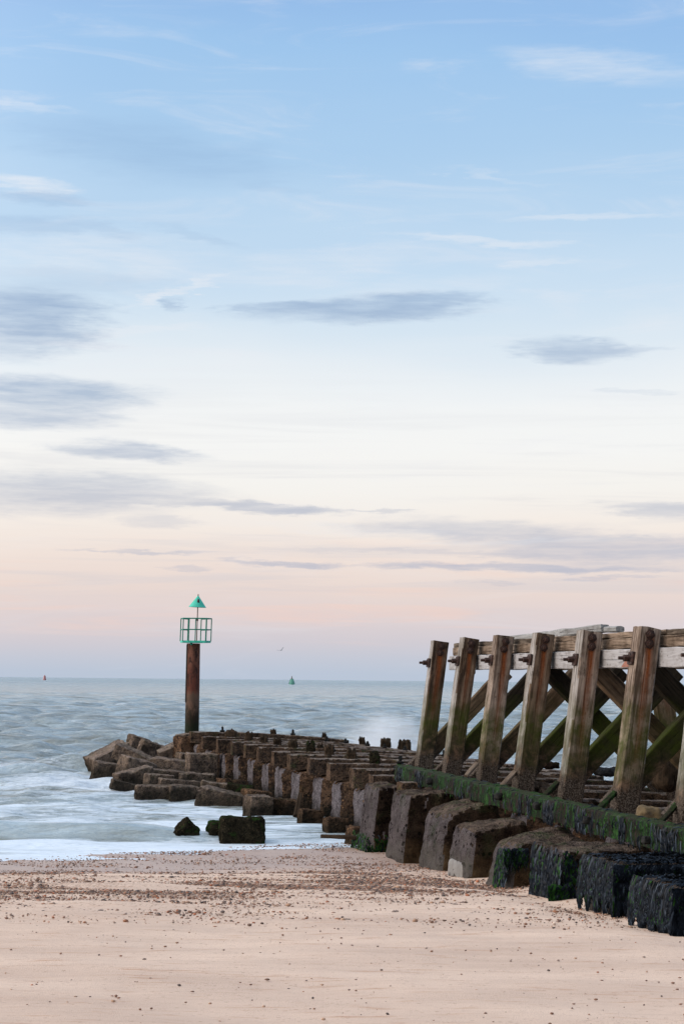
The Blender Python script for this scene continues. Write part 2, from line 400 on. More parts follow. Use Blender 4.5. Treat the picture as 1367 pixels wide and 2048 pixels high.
M_PLANK = wood("grey_plank_wood", (.13, .128, .125), (.27, .275, .275), tide=False, white=.2)
M_STUMP = wood("rotten_stump_wood", (.014, .011, .008), (.055, .038, .026), tide=False, algae=0)

def simple(name, c1, c2, sc=6, rough=.7, bump=.4, bd=.01, metal=0, det=5, spec=.4):
    m, t = newmat(name); n = t.noise(t.pos, sc, det, .65)
    finish(t, t.mix(t.mr(n, .35, .65), (*c1, 1), (*c2, 1)), rough, t.bump(n, bump, bd), spec)
    t.b.inputs['Metallic'].default_value = metal
    return m
M_IRON = simple("rusty_iron", (.012, .007, .006), (.05, .018, .011), 30, .75, .8, .01)
M_BLACK = simple("black_weed_iron", (.006, .007, .008), (.025, .024, .023), 20, .7, .8, .02, spec=.03)
M_GREEN = simple("sea_green_paint", (.0, .11, .08), (.01, .2, .14), 9, .5, .1, .003)
M_GREENP = simple("faded_green_paint", (.02, .34, .25), (.04, .46, .34), 5, .55, .1, .003)
M_MAST = simple("brown_mast_metal", (.06, .04, .03), (.14, .09, .07), 14, .6, .3, .003)
M_SLOT = simple("black_lantern", (.004, .004, .004), (.015, .012, .012), 14, .4, .1)
M_BUOYG = simple("green_buoy_paint", (.07, .23, .19), (.10, .30, .25), .7, .5, .1)
M_BUOYR = simple("red_buoy_paint", (.33, .15, .16), (.38, .18, .19), .7, .5, .1)
M_GULL = simple("gull_feathers", (.42, .4, .4), (.55, .53, .53), 9, .8, .1)

# green weed-grown waling beam
def weedy():
    m, t = newmat("algae_covered_beam"); p = t.pos
    n = t.noise(t.mapv(p, (1, 1, .45)), 4.2, 6, .75, .6); n2 = t.noise(t.mapv(p, (1.2, 1.2, .35)), 15, 4, .7)
    c = t.ramp(n, [(.3, (.02, .018, .016, 1)), (.42, (.03, .02, .018, 1)), (.47, (.012, .018, .009, 1)), (.54, (.014, .040, .012, 1)), (.62, (.03, .085, .022, 1)), (.68, (.04, .06, .03, 1)), (.78, (.16, .13, .11, 1))])
    c = t.mix(t.mr(n2, .47, .56, 0, .85), c, (.010, .010, .011, 1))
    nz = t.sep(t.geo.outputs['Normal'])[2]
    c = t.mix(t.mr(nz, .6, .9, 0, .35), c, (.06, .07, .03, 1))
    finish(t, c, .6, t.bump(t.math('ADD', n, n2), .9, .05), .02); return m
M_WEEDY = weedy()
def weedmat(name, c1, c2, rough):
    m, t = newmat(name)
    n = t.noise(t.pos, 12, 3, .6)
    finish(t, t.mix(t.mr(n, .35, .65), (*c1, 1), (*c2, 1)), rough, None, .035); return m
M_WRACK = weedmat("wet_black_wrack", (.002, .003, .0045), (.012, .017, .026), .3)
M_WRACK_G = weedmat("green_gutweed", (.006, .022, .005), (.02, .065, .013), .55)

# rusted steel pile of the beacon
def pilemat():
    m, t = newmat("rusted_steel_pile"); p = t.pos; z = t.sep(p)[2]
    n = t.noise(t.mapv(p, (1, 1, .4)), 6, 6, .75, .5); n2 = t.noise(p, 14, 4, .7)
    c = t.mix(t.mr(n, .42, .58), (.035, .018, .015, 1), (.15, .066, .046, 1))
    c = t.mix(t.mr(n2, .6, .72, 0, .6), c, (.18, .13, .12, 1))
    red = t.math('MULTIPLY', t.math('MULTIPLY', t.mr(z, 3.75, 3.2), t.mr(z, 2.55, 2.75)), t.mr(n, .4, .55))
    c = t.mix(t.math('MULTIPLY', red, .6), c, (.09, .022, .015, 1))
    zz = t.math('ADD', z, t.math('MULTIPLY', t.math('SUBTRACT', n, .5), 1.1))
    mid = t.mr(zz, 2.72, 2.6); c = t.mix(t.math('MULTIPLY', mid, .7), c, (.11, .075, .055, 1))
    low = t.mr(zz, 2.2, 1.9); c = t.mix(t.math('MULTIPLY', low, .93), c, (.016, .014, .010, 1))
    lg = t.mr(zz, 1.75, 1.5); c = t.mix(t.math('MULTIPLY', lg, .8), c, (.010, .016, .008, 1))
    finish(t, c, .8, t.bump(n, .8, .04), .1); return m
M_PILE = pilemat()

# ------------------------------------------------------------------ terrain function (z of the sand)
YS = np.array([-60, 5, 12, 19.2, 26.4, 31, 33.6, 38.5, 45, 60, 90]); ZS = np.array([1.9, 1.36, 1.07, .78, .47, .20, .09, .02, -.25, -.8, -1.6])
def sand_z(X, Y):
    X = np.asarray(X, float); Y = np.asarray(Y, float)
    k = np.clip((Y - 28) / 6, 0, 1); k = k * k * (3 - 2 * k)
    dxl = np.clip(.15 - X, 0, 9)
    d = np.abs(X - (.99 + (33.6 - Y) * .163 - .12))
    sc = .05 * np.exp(-(d / .35) ** 2) * np.clip((Y - 15) / 3, 0, 1) * np.clip((30.5 - Y) / 3, 0, 1)
    return np.interp(Y + dxl * .72 * k, YS, ZS) - .03 - sc
def sz(x, y): return float(sand_z(x, y))

def bands(X, Y):
    cn = waves2d(X, Y * 2.5, 26, .6, 7, 8); cn2 = waves2d(X * .4, Y * 1.6, 14, 1.2, 5, 9)
    b1 = np.exp(-((Y - (23.6 + .45 * (X + 5))) / 1.35) ** 2) * np.clip((3.2 - X) / 2.5, 0, 1)
    b2 = np.exp(-((Y - 29.2 - .1 * X) / 1.1) ** 2) * np.clip((X + 1.8) / 2, 0, 1) * np.clip((2.4 - X) / .8, 0, 1)
    b4 = np.exp(-((Y - 25.4 + .05 * X) / .9) ** 2) * np.clip((X + 1.5) / 2, 0, 1) * np.clip((3.6 - X) / 2, 0, 1)
    b3 = .24 * np.clip((Y - 19.0) / 3, 0, 1)
    den = np.clip(1.05 * b1, 0, 1) + .95 * b2 + .8 * b4 + b3
    ys_ = 34.3 + np.clip(X + 5.7, -6, 6) * .72
    den += .30 * np.exp(-((Y - ys_ + .1) / .8) ** 2)
    den = den * np.clip(.6 + .38 * cn + .3 * cn2, .02, 1.6) + .0065
    return den * np.clip(1 - (Y - ys_ - .9) / .3, 0, 1)
# sand
def grid_mesh(name, X, Y, Zz):
    ny, nx = X.shape
    co = np.stack([X, Y, Zz], -1).reshape(-1, 3)
    i = np.arange(ny * nx).reshape(ny, nx)
    q = np.stack([i[:-1, :-1], i[:-1, 1:], i[1:, 1:], i[1:, :-1]], -1).reshape(-1, 4)
    me = bpy.data.meshes.new(name)
    me.vertices.add(len(co)); me.vertices.foreach_set('co', co.ravel())
    me.loops.add(q.size); me.loops.foreach_set('vertex_index', q.ravel())
    me.polygons.add(len(q)); me.polygons.foreach_set('loop_start', np.arange(0, q.size, 4)); me.polygons.foreach_set('loop_total', np.full(len(q), 4))
    me.polygons.foreach_set('use_smooth', np.ones(len(q), bool))
    me.update(); me.validate(); return me
rs = np.random.RandomState(4)
def waves2d(X, Y, n, lmin, lmax, seed, amp=1):
    r = np.random.RandomState(seed); out = np.zeros_like(X)
    for _ in range(n):
        L = lmin * (lmax / lmin) ** r.rand(); a = r.rand() * math.pi; ph = r.rand() * 6.28
        out += np.sin((X * math.cos(a) + Y * math.sin(a)) * 6.283 / L + ph)
    return out * amp / math.sqrt(n)
xs = np.concatenate([np.linspace(-90, -12, 40)[:-1], np.linspace(-12, 14, 280), np.linspace(14, 90, 40)[1:]])
ys = np.concatenate([np.linspace(-60, 8, 60)[:-1], np.linspace(8, 42, 420), np.linspace(42, 90, 40)[1:]])
GX, GY = np.meshgrid(xs, ys)
GZ = sand_z(GX, GY) + waves2d(GX, GY, 14, 1.0, 6, 3, .012) + waves2d(GX, GY, 20, .25, .7, 5, .0022)
me = grid_mesh("sand", GX, GY, GZ)
at = me.attributes.new('grit', 'FLOAT', 'POINT'); at.data.foreach_set('value', np.clip(bands(GX, GY), 0, .8).ravel().astype(np.float32))
ms, t = newmat("beach_sand")
p = t.pos; px_, py_, pz_ = t.sep(p)
n1 = t.noise(t.mapv(p, (.35, 1, 1)), 1.1, 4, .6); n2 = t.noise(t.mapv(p, (.3, 1.3, 1)), 6, 5, .7, .4); n3 = t.noise(p, 160, 2, .7)
c = t.mix(t.mr(n1, .3, .7), lin(197, 173, 156), lin(221, 197, 178))
c = t.mix(t.mr(n2, .56, .66, 0, .55), c, lin(172, 128, 98))
n4 = t.noise(t.mapv(p, (.5, 3.2, 1)), 2.3, 5, .7, .5); c = t.mix(t.mr(n4, .55, .7, 0, .32), c, lin(176, 150, 132))
gt = t.n.new('ShaderNodeAttribute'); gt.attribute_name = 'grit'; gt = gt.outputs['Fac']
gv1 = t.vor(p, 30, 'F1', 1); gs = t.sep(gv1)
gm = t.math('MULTIPLY', t.mr(t.math('SUBTRACT', gs[0], gt), .1, -.1), t.mr(t.vor(p, 30, 'F1', 0), .6, .35))
c = t.mix(t.math('MULTIPLY', gm, .85), c, t.mix(gs[1], lin(84, 58, 46), lin(150, 112, 88)))
c = t.mix(t.mr(n3, .3, .7, .0, .35), c, lin(160, 130, 112))
c = t.mix(t.math('MULTIPLY', t.mr(t.vor(p, 45, 'F1', 0), .2, .12), t.mr(t.noise(p, 1.5, 3), .45, .6, .1, .8)), c, lin(96, 66, 52))
wet = t.mr(t.math('ADD', pz_, t.math('MULTIPLY', t.math('SUBTRACT', n1, .5), .05)), .24, .08)
c = t.mix(t.math('MULTIPLY', wet, .5), c, lin(128, 104, 96))
finish(t, c, t.mr(wet, 0, 1, .9, .35), t.bump(t.math('ADD', t.math('MULTIPLY', n2, .7), t.math('MULTIPLY', n3, .35)), .7, .035), .25)
sand = link("sand_beach", me, ms); tag(sand, kind='structure')

# ------------------------------------------------------------------ sea
ts = np.linspace(-.62, .62, 620)
yl = [29.0]
while yl[-1] < 420: yl.append(yl[-1] + max(.1, .0036 * yl[-1]))
while yl[-1] < 30000: yl.append(yl[-1] * 1.025)
yl = np.array(yl); Tt, Yw = np.meshgrid(ts, yl)
tt = np.sign(Tt) * (np.abs(Tt) ** 1.25) * (1.35)         # denser in the middle
Xw = tt * Yw * 1.0
r = np.random.RandomState(11)
H = np.zeros_like(Xw); DX = np.zeros_like(Xw)
for i in range(90):
    L = .8 * (6.5 / .8) ** (r.rand() ** .9); a = -math.pi / 2 + r.randn() * .46; ph = r.rand() * 6.283
    amp = .0265 * L ** .3
    fade = 1 / (1 + (Yw * .0036 / (L * .22)) ** 4)
    kx, ky = math.cos(a) * 6.283 / L, math.sin(a) * 6.283 / L
    th = Xw * kx + Yw * ky + ph + .5 * np.sin(Xw * .11 + i) 
    s_ = (np.sin(th) * .5 + .5) ** 2.1 * 2 - .8
    H += amp * s_ * fade
yshore = 34.3 + np.clip(Xw + 5.7, -6, 6) * .72
yshore = np.where(Xw > 1, 39, yshore)
dsh = Yw - yshore
att = np.clip(.05 + np.clip(dsh - 1, 0, 99) / 58, .05, .85); att = np.where(dsh < 0, .03, att)
H = H * att * (1 + .35 * np.clip((Yw - 55) / 40, 0, 1))
# small breaker rolling in on the left
bc = 39.3 + .06 * (Xw + 6) + .25 * np.sin(Xw * .5)
bm_ = np.clip((-1.2 - Xw) / 3.5, 0, 1); bm_ = bm_ * bm_ * (3 - 2 * bm_)
dd = Yw - bc
prof = np.where(dd < 0, np.exp(-(dd / .32) ** 2), np.exp(-(dd / 1.3) ** 2))
H += .30 * prof * bm_
bc2 = 46.5 + .05 * Xw + .4 * np.sin(Xw * .33 + 1); d2 = Yw - bc2
H += .14 * np.where(d2 < 0, np.exp(-(d2 / .5) ** 2), np.exp(-(d2 / 1.6) ** 2)) * np.clip((-2 - Xw) / 4, 0, 1)
# wave piling up off the end rocks
bc3 = 69 + .1 * (Xw + 12) + .5 * np.sin(Xw * .4); d3 = Yw - bc3
m3 = np.exp(-((Xw + 12.5) / 4.5) ** 2)
H += .30 * np.where(d3 < 0, np.exp(-(d3 / .6) ** 2), np.exp(-(d3 / 2) ** 2)) * m3
foam = np.zeros_like(H)
foam = np.maximum(foam, .84 * np.clip(1 - (dsh - .5) / 3.4, 0, 1))                 # swash
foam = np.maximum(foam, .66 * np.clip(1 - (dsh - 3) / 36, 0, 1) ** .7)            # milky shallows
foam = np.maximum(foam, .66 * np.exp(-((Yw - 60) / 13) ** 2) * np.exp(-((Xw + 7) / 6) ** 2))
foam = foam * (1 - .4 * np.clip((Xw + 3) / 3, 0, 1) * (dsh < 12))
foam = np.where((dd > -1.1) & (dd < .9), foam * (1 - .97 * bm_ * np.exp(-((dd + .1) / .45) ** 2)), foam)
foam = np.maximum(foam, .85 * bm_ * np.exp(-((dd + 1.1) / .35) ** 2))
foam = np.maximum(foam, .95 * np.exp(-((Yw - 77) / 8) ** 2) * np.exp(-((Xw - 2.2) / 2.8) ** 2))   # surf beyond the groyne
foam = np.maximum(foam, .45 * np.exp(-((Yw - 80) / 26) ** 2) * np.exp(-((Xw - 3) / 8) ** 2))
foam = np.maximum(foam, .8 * np.exp(-((d3 + .5) / .7) ** 2) * m3)
cap = np.clip((H - .20) / .14, 0, 1) * np.clip((Yw - 60) / 60, 0, 1)
r2 = waves2d(Xw, Yw * .35, 16, 6, 30, 21)
foam = np.maximum(foam, .95 * cap * np.clip(r2 - .55, 0, 1))
me = grid_mesh("sea", Xw, Yw, H)
at = me.attributes.new('foam', 'FLOAT', 'POINT'); at.data.foreach_set('value', foam.ravel().astype(np.float32))
mw_, t = newmat("sea_water")
p = t.pos; X_, Y_, Z_ = t.sep(p)
fa = t.n.new('ShaderNodeAttribute'); fa.attribute_name = 'foam'; fa = fa.outputs['Fac']
st1 = t.noise(t.mapv(p, (.12, .62, .3)), 1.6, 7, .66, .3)
st2 = t.noise(t.mapv(p, (.6, 2.0, .4)), 3.2, 6, .7, .8)
stk = t.math('ADD', t.math('MULTIPLY', st1, .55), t.math('MULTIPLY', st2, .45))
thr = t.math('SUBTRACT', .78, t.math('MULTIPLY', fa, .56))
fm = t.mr(t.math('SUBTRACT', stk, thr), -.07, .10, 0, 1, True)
fm = t.math('MULTIPLY', fm, t.mr(fa, .0, .25, .0, 1))
body = t.mix(t.mr(st1, .35, .65), (.185, .205, .19, 1), (.40, .51, .59, 1))
col = t.mix(t.math('MULTIPLY', fm, .88), body, (.64, .72, .81, 1))
rg = t.math('MAXIMUM', t.mr(fm, 0, 1, .14, .75), t.mr(Y_, 100, 1500, .12, .36))
dist_ = t.vmath('LENGTH', p)
bw1 = t.noise(t.mapv(p, (.26, 1.1, 1)), 1.7, 6, .62, .1); bw2 = t.noise(t.mapv(p, (.3, .6, 1)), .28, 4, .6, .3)
near = t.mr(Y_, 36, 75, .3, 1.1)
bw3 = t.noise(t.mapv(p, (.4, 1.3, 1)), 5.5, 5, .68, .1)
hb = t.math('ADD', t.math('MULTIPLY', t.math('ADD', t.math('MULTIPLY', bw1, .6), t.math('MULTIPLY', bw3, .17)), near), t.math('MULTIPLY', t.math('MULTIPLY', bw2, 9.0), t.mr(Y_, 90, 500)))
nb = t.bump(hb, 1.0, 1.0)
finish(t, col, rg, nb, .5); t.b.inputs['IOR'].default_value = 1.33
sea = link("sea_water", me, mw_); tag(sea, kind='structure')

# ------------------------------------------------------------------ pebbles
def ico():
    bm = bmesh.new(); bmesh.ops.create_icosphere(bm, subdivisions=1, radius=1)
    v = np.array([x.co[:] for x in bm.verts]); f = np.array([[w.index for w in fc.verts] for fc in bm.faces]); bm.free(); return v, f
IV, IF = ico()
def pebbles_mesh(name, XY, size, seed):
    r = np.random.RandomState(seed); n = len(XY); nv = len(IV)
    a = r.rand(n) * 6.283; sc = size[:, None] * np.stack([r.uniform(.8, 1.5, n), r.uniform(.6, 1.1, n), r.uniform(.35, .7, n)], -1)
    V_ = IV[None] * sc[:, None, :] * (1 + r.uniform(-.18, .18, (n, nv, 1)))
    ca, sa = np.cos(a)[:, None], np.sin(a)[:, None]
    x = V_[..., 0] * ca - V_[..., 1] * sa; y = V_[..., 0] * sa + V_[..., 1] * ca
    z = V_[..., 2] + sand_z(XY[:, 0], XY[:, 1])[:, None] + sc[:, 2:3] * .35 + .003
    co = np.stack([x + XY[:, :1], y + XY[:, 1:2], z], -1).reshape(-1, 3)
    fi = (IF[None] + (np.arange(n) * nv)[:, None, None]).reshape(-1)
    me = bpy.data.meshes.new(name); me.vertices.add(n * nv); me.vertices.foreach_set('co', co.ravel())
    nf = n * len(IF); me.loops.add(nf * 3); me.loops.foreach_set('vertex_index', fi); me.polygons.add(nf)
    me.polygons.foreach_set('loop_start', np.arange(0, nf * 3, 3)); me.polygons.foreach_set('loop_total', np.full(nf, 3))
    me.polygons.foreach_set('use_smooth', np.ones(nf, bool)); me.update()
    pal = np.array([(.17, .10, .07), (.25, .13, .075), (.11, .075, .06), (.30, .21, .15), (.06, .05, .05), (.2, .17, .16), (.36, .28, .22), (.6, .56, .52), (.32, .12, .05)])
    pr = np.array([.24, .16, .17, .12, .11, .08, .07, .01, .04]); pr /= pr.sum()
    cc = pal[r.choice(len(pal), n, p=pr)] * np.array([1.12, .95, .84]) * r.uniform(.7, 1.25, (n, 1))
    ca_ = me.color_attributes.new('col', 'FLOAT_COLOR', 'POINT')
    ca_.data.foreach_set('color', np.concatenate([np.repeat(cc, nv, 0), np.ones((n * nv, 1))], 1).ravel().astype(np.float32))
    return me
mpb, t = newmat("pebble_stone")
ac = t.n.new('ShaderNodeVertexColor'); ac.layer_name = 'col'
n = t.noise(t.pos, 120, 2, .6)
finish(t, t.mix(t.mr(n, .3, .7, 0, .35), ac.outputs[0], (.08, .06, .05, 1)), .6, None, .4)
r = np.random.RandomState(3)
N = 720000
X = r.uniform(-9, 8, N); Y = 11.5 + 27.5 * r.rand(N) ** 1.0
den = bands(X, Y)
keep = r.rand(N) < den * .75
print('pebbles', keep.sum())
X, Y = X[keep], Y[keep]
size = np.exp(r.randn(len(X)) * .55) * .0076; size = np.clip(size, .005, .032); size = np.where(Y < 19, np.clip(size, .004, .0135), size)
shingle = link("shingle", pebbles_mesh("shingle", np.stack([X, Y], 1), size, 5), mpb)
tag(shingle, 'brown and grey shingle strewn in bands across the beach sand', 'shingle', kind='stuff')
for i in range(46):
    py = 1850 + 195 * rnd.random() ** .8; px = rnd.uniform(10, 1360)
    hh = py - 1360; Yp = 6427 / (hh - 167.2) * 1.02; Xp = (px - 683) / F * Yp
    me = pebbles_mesh("beach_pebble", np.array([[0., 0.]]), np.array([rnd.uniform(.007, .015)]), 100 + i)
    off = -float(sand_z(0, 0))
    o = link("beach_pebble", me, mpb, None, Matrix.Translation((Xp, Yp, sz(Xp, Yp) + off)))
    tag(o, 'single loose pebble lying on the smooth foreground sand', 'pebble', 'loose pebbles on the foreground sand')

# ------------------------------------------------------------------ seaweed ribbons
M_WRACK_L = weedmat("painted_sheen_wrack", (.02, .028, .04), (.05, .066, .09), .35)  # paler bluish blades, wet highlights painted as colour
def weed_mesh(name, blades, off=1.0):
    """blades: (anchor, down dir, outward, length, width, mat index)"""
    bm = bmesh.new()
    for (a, dn, out, L, w, mi) in blades:
        if mi == 0 and rnd.random() < .16: mi = 2; w *= .6
        side = dn.cross(out).normalized(); prev = None; n = 5
        ph = rnd.random() * 6; tw = rnd.uniform(-.35, .35)
        for i in range(n + 1):
            t_ = i / n
            c = a + dn * (L * t_) + out * off * (.012 + .035 * math.sin(t_ * 2.6 + ph * .1) + rnd.uniform(0, .012)) + side * (.02 * math.sin(t_ * 5 + ph))
            ww = w * (1 - t_ ** 2 * .8) * .5
            sv = (side * math.cos(tw + t_) + out * math.sin(tw + t_)) * ww
            cur = (bm.verts.new(c - sv), bm.verts.new(c + sv))
            if prev:
                f = bm.faces.new((prev[0], prev[1], cur[1], cur[0])); f.material_index = mi; f.smooth = True
            prev = cur
    me = bpy.data.meshes.new(name); bm.to_mesh(me); bm.free(); return me

# ------------------------------------------------------------------ buttress blocks at the near end (A..H)
FL, FT = -1, 1
def facemat(me, dirs, mats):
    """assign material by dominant face direction: dirs list of (vector, threshold, index)"""
    for pgn in me.polygons:
        for (d, th, ix) in dirs:
            if pgn.normal.dot(d) > th: pgn.material_index = ix; break
BUT = [ # name, pxfront, Y0, Lu, Lv, ztop, rise, batter, weed
    ('tall', 742, 36.2, 1.35, .62, 1.18, .02, .20, 'foot'),
    ('b', 800, 33.6, 1.38, .95, 1.20, .03, .20, None),
    ('c', 872, 31.2, 1.5, 1.05, 1.00, .20, .18, None),
    ('d', 928, 28.8, 1.3, 1.0, .97, .10, .16, None),
    ('e', 1010, 26.4, 1.2, 1.25, .95, .17, .16, 'patch'),
    ('f', 1128, 24.0, 1.25, 1.15, 1.10, .0, .04, 'corner'),
    ('g', 1232, 21.6, 1.35, 1.7, 1.13, .0, .12, 'curtain'),
    ('h', 1348, 19.2, 1.3, 1.6, 1.13, .0, .1, 'curtain')]
BLAB = ['dark sloping buttress farthest from the camera, green weed on its foot at the water edge',
        'tall pitted grey buttress with a clean straight edge beside the weedy farthest one',
        'dark rounded concrete buttress whose top humps up under the end of the green beam',
        'grey buttress with a pale cement patch low on its left face',
        'buttress with an eroded sloping top and a green and black weed patch on its corner',
        'flat topped block with black wrack hanging down its left corner and a green foot',
        'broad block curtained in long black wrack, bare brown concrete showing below',
        'nearest weed draped block cut off by the right edge of the photo']
for bi, (nm, pxf, Y0, Lu, Lv, zt, rise, bat, weed) in enumerate(BUT):
    X0 = (pxf - 683) / F * Y0; zb = sz(X0, Y0) - .5
    root = empty("buttress_block", (X0, Y0, zb + .45), BLAB[bi], "concrete block", "concrete buttresses along the groyne foot")
    O = Vector((X0, Y0, 0)); Ht = zt - zb
    def fm_(q, O=O, Lu=Lu, Lv=Lv, zb=zb, Ht=Ht, rise=rise, bat=bat, bi=bi):
        a, b, c = (q[0] + 1) / 2, (q[1] + 1) / 2, (q[2] + 1) / 2
        bb = bat * (1 if c > 0 else 0) * c
        hump = rise * math.sin(min(1, a * 1.3) * math.pi / 2) if bi in (2, 4) else rise * a
        if bi == 4: hump -= .14 * (1 - b) * sstep(a, .15, .5) * (1 if c > .5 else 0)
        w = O + V * (bb + a * (Lv - bb)) + U * (b * Lu + .06 * c * (1 - 2 * b))
        return (w.x, w.y, zb + c * (Ht + hump * c))
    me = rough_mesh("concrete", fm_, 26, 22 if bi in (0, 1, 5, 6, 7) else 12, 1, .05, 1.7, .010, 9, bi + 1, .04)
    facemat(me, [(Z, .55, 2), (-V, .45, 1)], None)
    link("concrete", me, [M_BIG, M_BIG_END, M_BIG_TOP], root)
    if bi == 3:   # pale cement patch
        def pm(q): 
            w = O + V * (.062 + q[0] * .03 + .035 * (q[2] + 1) / 2 + .01) + U * (.72 + q[1] * .42); return (w.x, w.y, zb + .55 + q[2] * .16)
        link("cement_patch", rough_mesh("cement_patch", pm, 6, 5, 1, .02, 3, .004, 12, 5), simple("pale_cement", (.10, .092, .088), (.18, .175, .17), 8), root)
    # weed
    bl = []
    def facept(u_, z_):            # on left face
        c = (z_ - zb) / Ht; return O + V * (bat * c - .03) + U * u_ + Z * (z_)
    def nearpt(v_, z_): return O + V * v_ - U * .03 + Z * z_
    lean = (Z * -1 - V * (bat / Ht)).normalized()
    if weed == 'foot':
        for k in range(260):
            z0 = zb + .5 + rnd.random() ** 1.5 * .32; u_ = rnd.uniform(-.05, 1.3)
            if rnd.random() < .5: bl.append((facept(u_, z0) - V * .05, lean, -V, rnd.uniform(.06, .2), .03, 1 if rnd.random() < .5 else 0))
            else: bl.append((nearpt(rnd.uniform(-.05, .5), z0), -Z, -U, rnd.uniform(.06, .2), .03, 1 if rnd.random() < .75 else 0))
    if weed == 'patch':
        for k in range(420):
            z0 = zt - .05 - abs(rnd.gauss(0, .16)); u_ = rnd.uniform(.0, .55)
            bl.append((facept(u_, z0), lean, -V, rnd.uniform(.08, .3), .03, 1 if rnd.random() < .28 else 0))
            if k % 2: bl.append((nearpt(rnd.uniform(-.0, .3), zt - .02 - rnd.random() * .15), -Z, -U, rnd.uniform(.05, .22), .025, 1 if rnd.random() < .35 else 0))
    if weed == 'corner':
        for k in range(600):
            z0 = zt + .02 - rnd.random() ** .7 * .62; u_ = rnd.uniform(-.02, 1.2)
            bl.append((facept(u_, z0), lean, -V, rnd.uniform(.12, .34), .05, 1 if rnd.random() < .06 else 0))
            if k % 3 == 0: bl.append((nearpt(rnd.random() ** 2 * .14, z0), -Z, -U, rnd.uniform(.06, .22), .03, 1 if rnd.random() < .2 else 0))
            if k % 5 == 0: bl.append((nearpt(rnd.uniform(-.14, .06), zb + .5 + rnd.random() * .2) - V * .05, -Z, -U, rnd.uniform(.1, .22), .035, 1 if rnd.random() < .5 else 0))
    if weed == 'curtain':
        for k in range(3600):
            z0 = zt + .03 - rnd.random() ** 1.1 * .38; u_ = rnd.uniform(-.04, Lu + .02)
            L = min(z0 - zb - .42, rnd.uniform(.25, .62)); L *= .62 + .38 * math.sin(u_ * 21 + bi)
            if k % 2: bl.append((facept(u_, z0), lean, -V, max(.05, L), .026, 1 if rnd.random() < .035 else 0))
            v_ = rnd.uniform(-.03, Lv)
            lim = .34 if v_ < .07 else (.17 - .07 * sstep(v_, .3, .8))
            zn = zt + .03 - rnd.random() ** 1.2 * lim
            bl.append((nearpt(v_, zn), (-Z + V * rnd.uniform(-.25, .25)).normalized(), -U, rnd.uniform(.08, .2 if v_ > .07 else .42), .034, 1 if rnd.random() < .03 else 0))
            if k % 4 == 0: bl.append((O + V * rnd.uniform(.05, Lv) + U * rnd.random() ** 2 * Lu * .8 + Z * (zt + .012), (V * rnd.uniform(-1, 1) - U * rnd.random()).normalized(), Z, rnd.uniform(.08, .2), .03, 0))
    if bl: link("seaweed", weed_mesh("seaweed", bl), [M_WRACK, M_WRACK_G, M_WRACK_L], root)

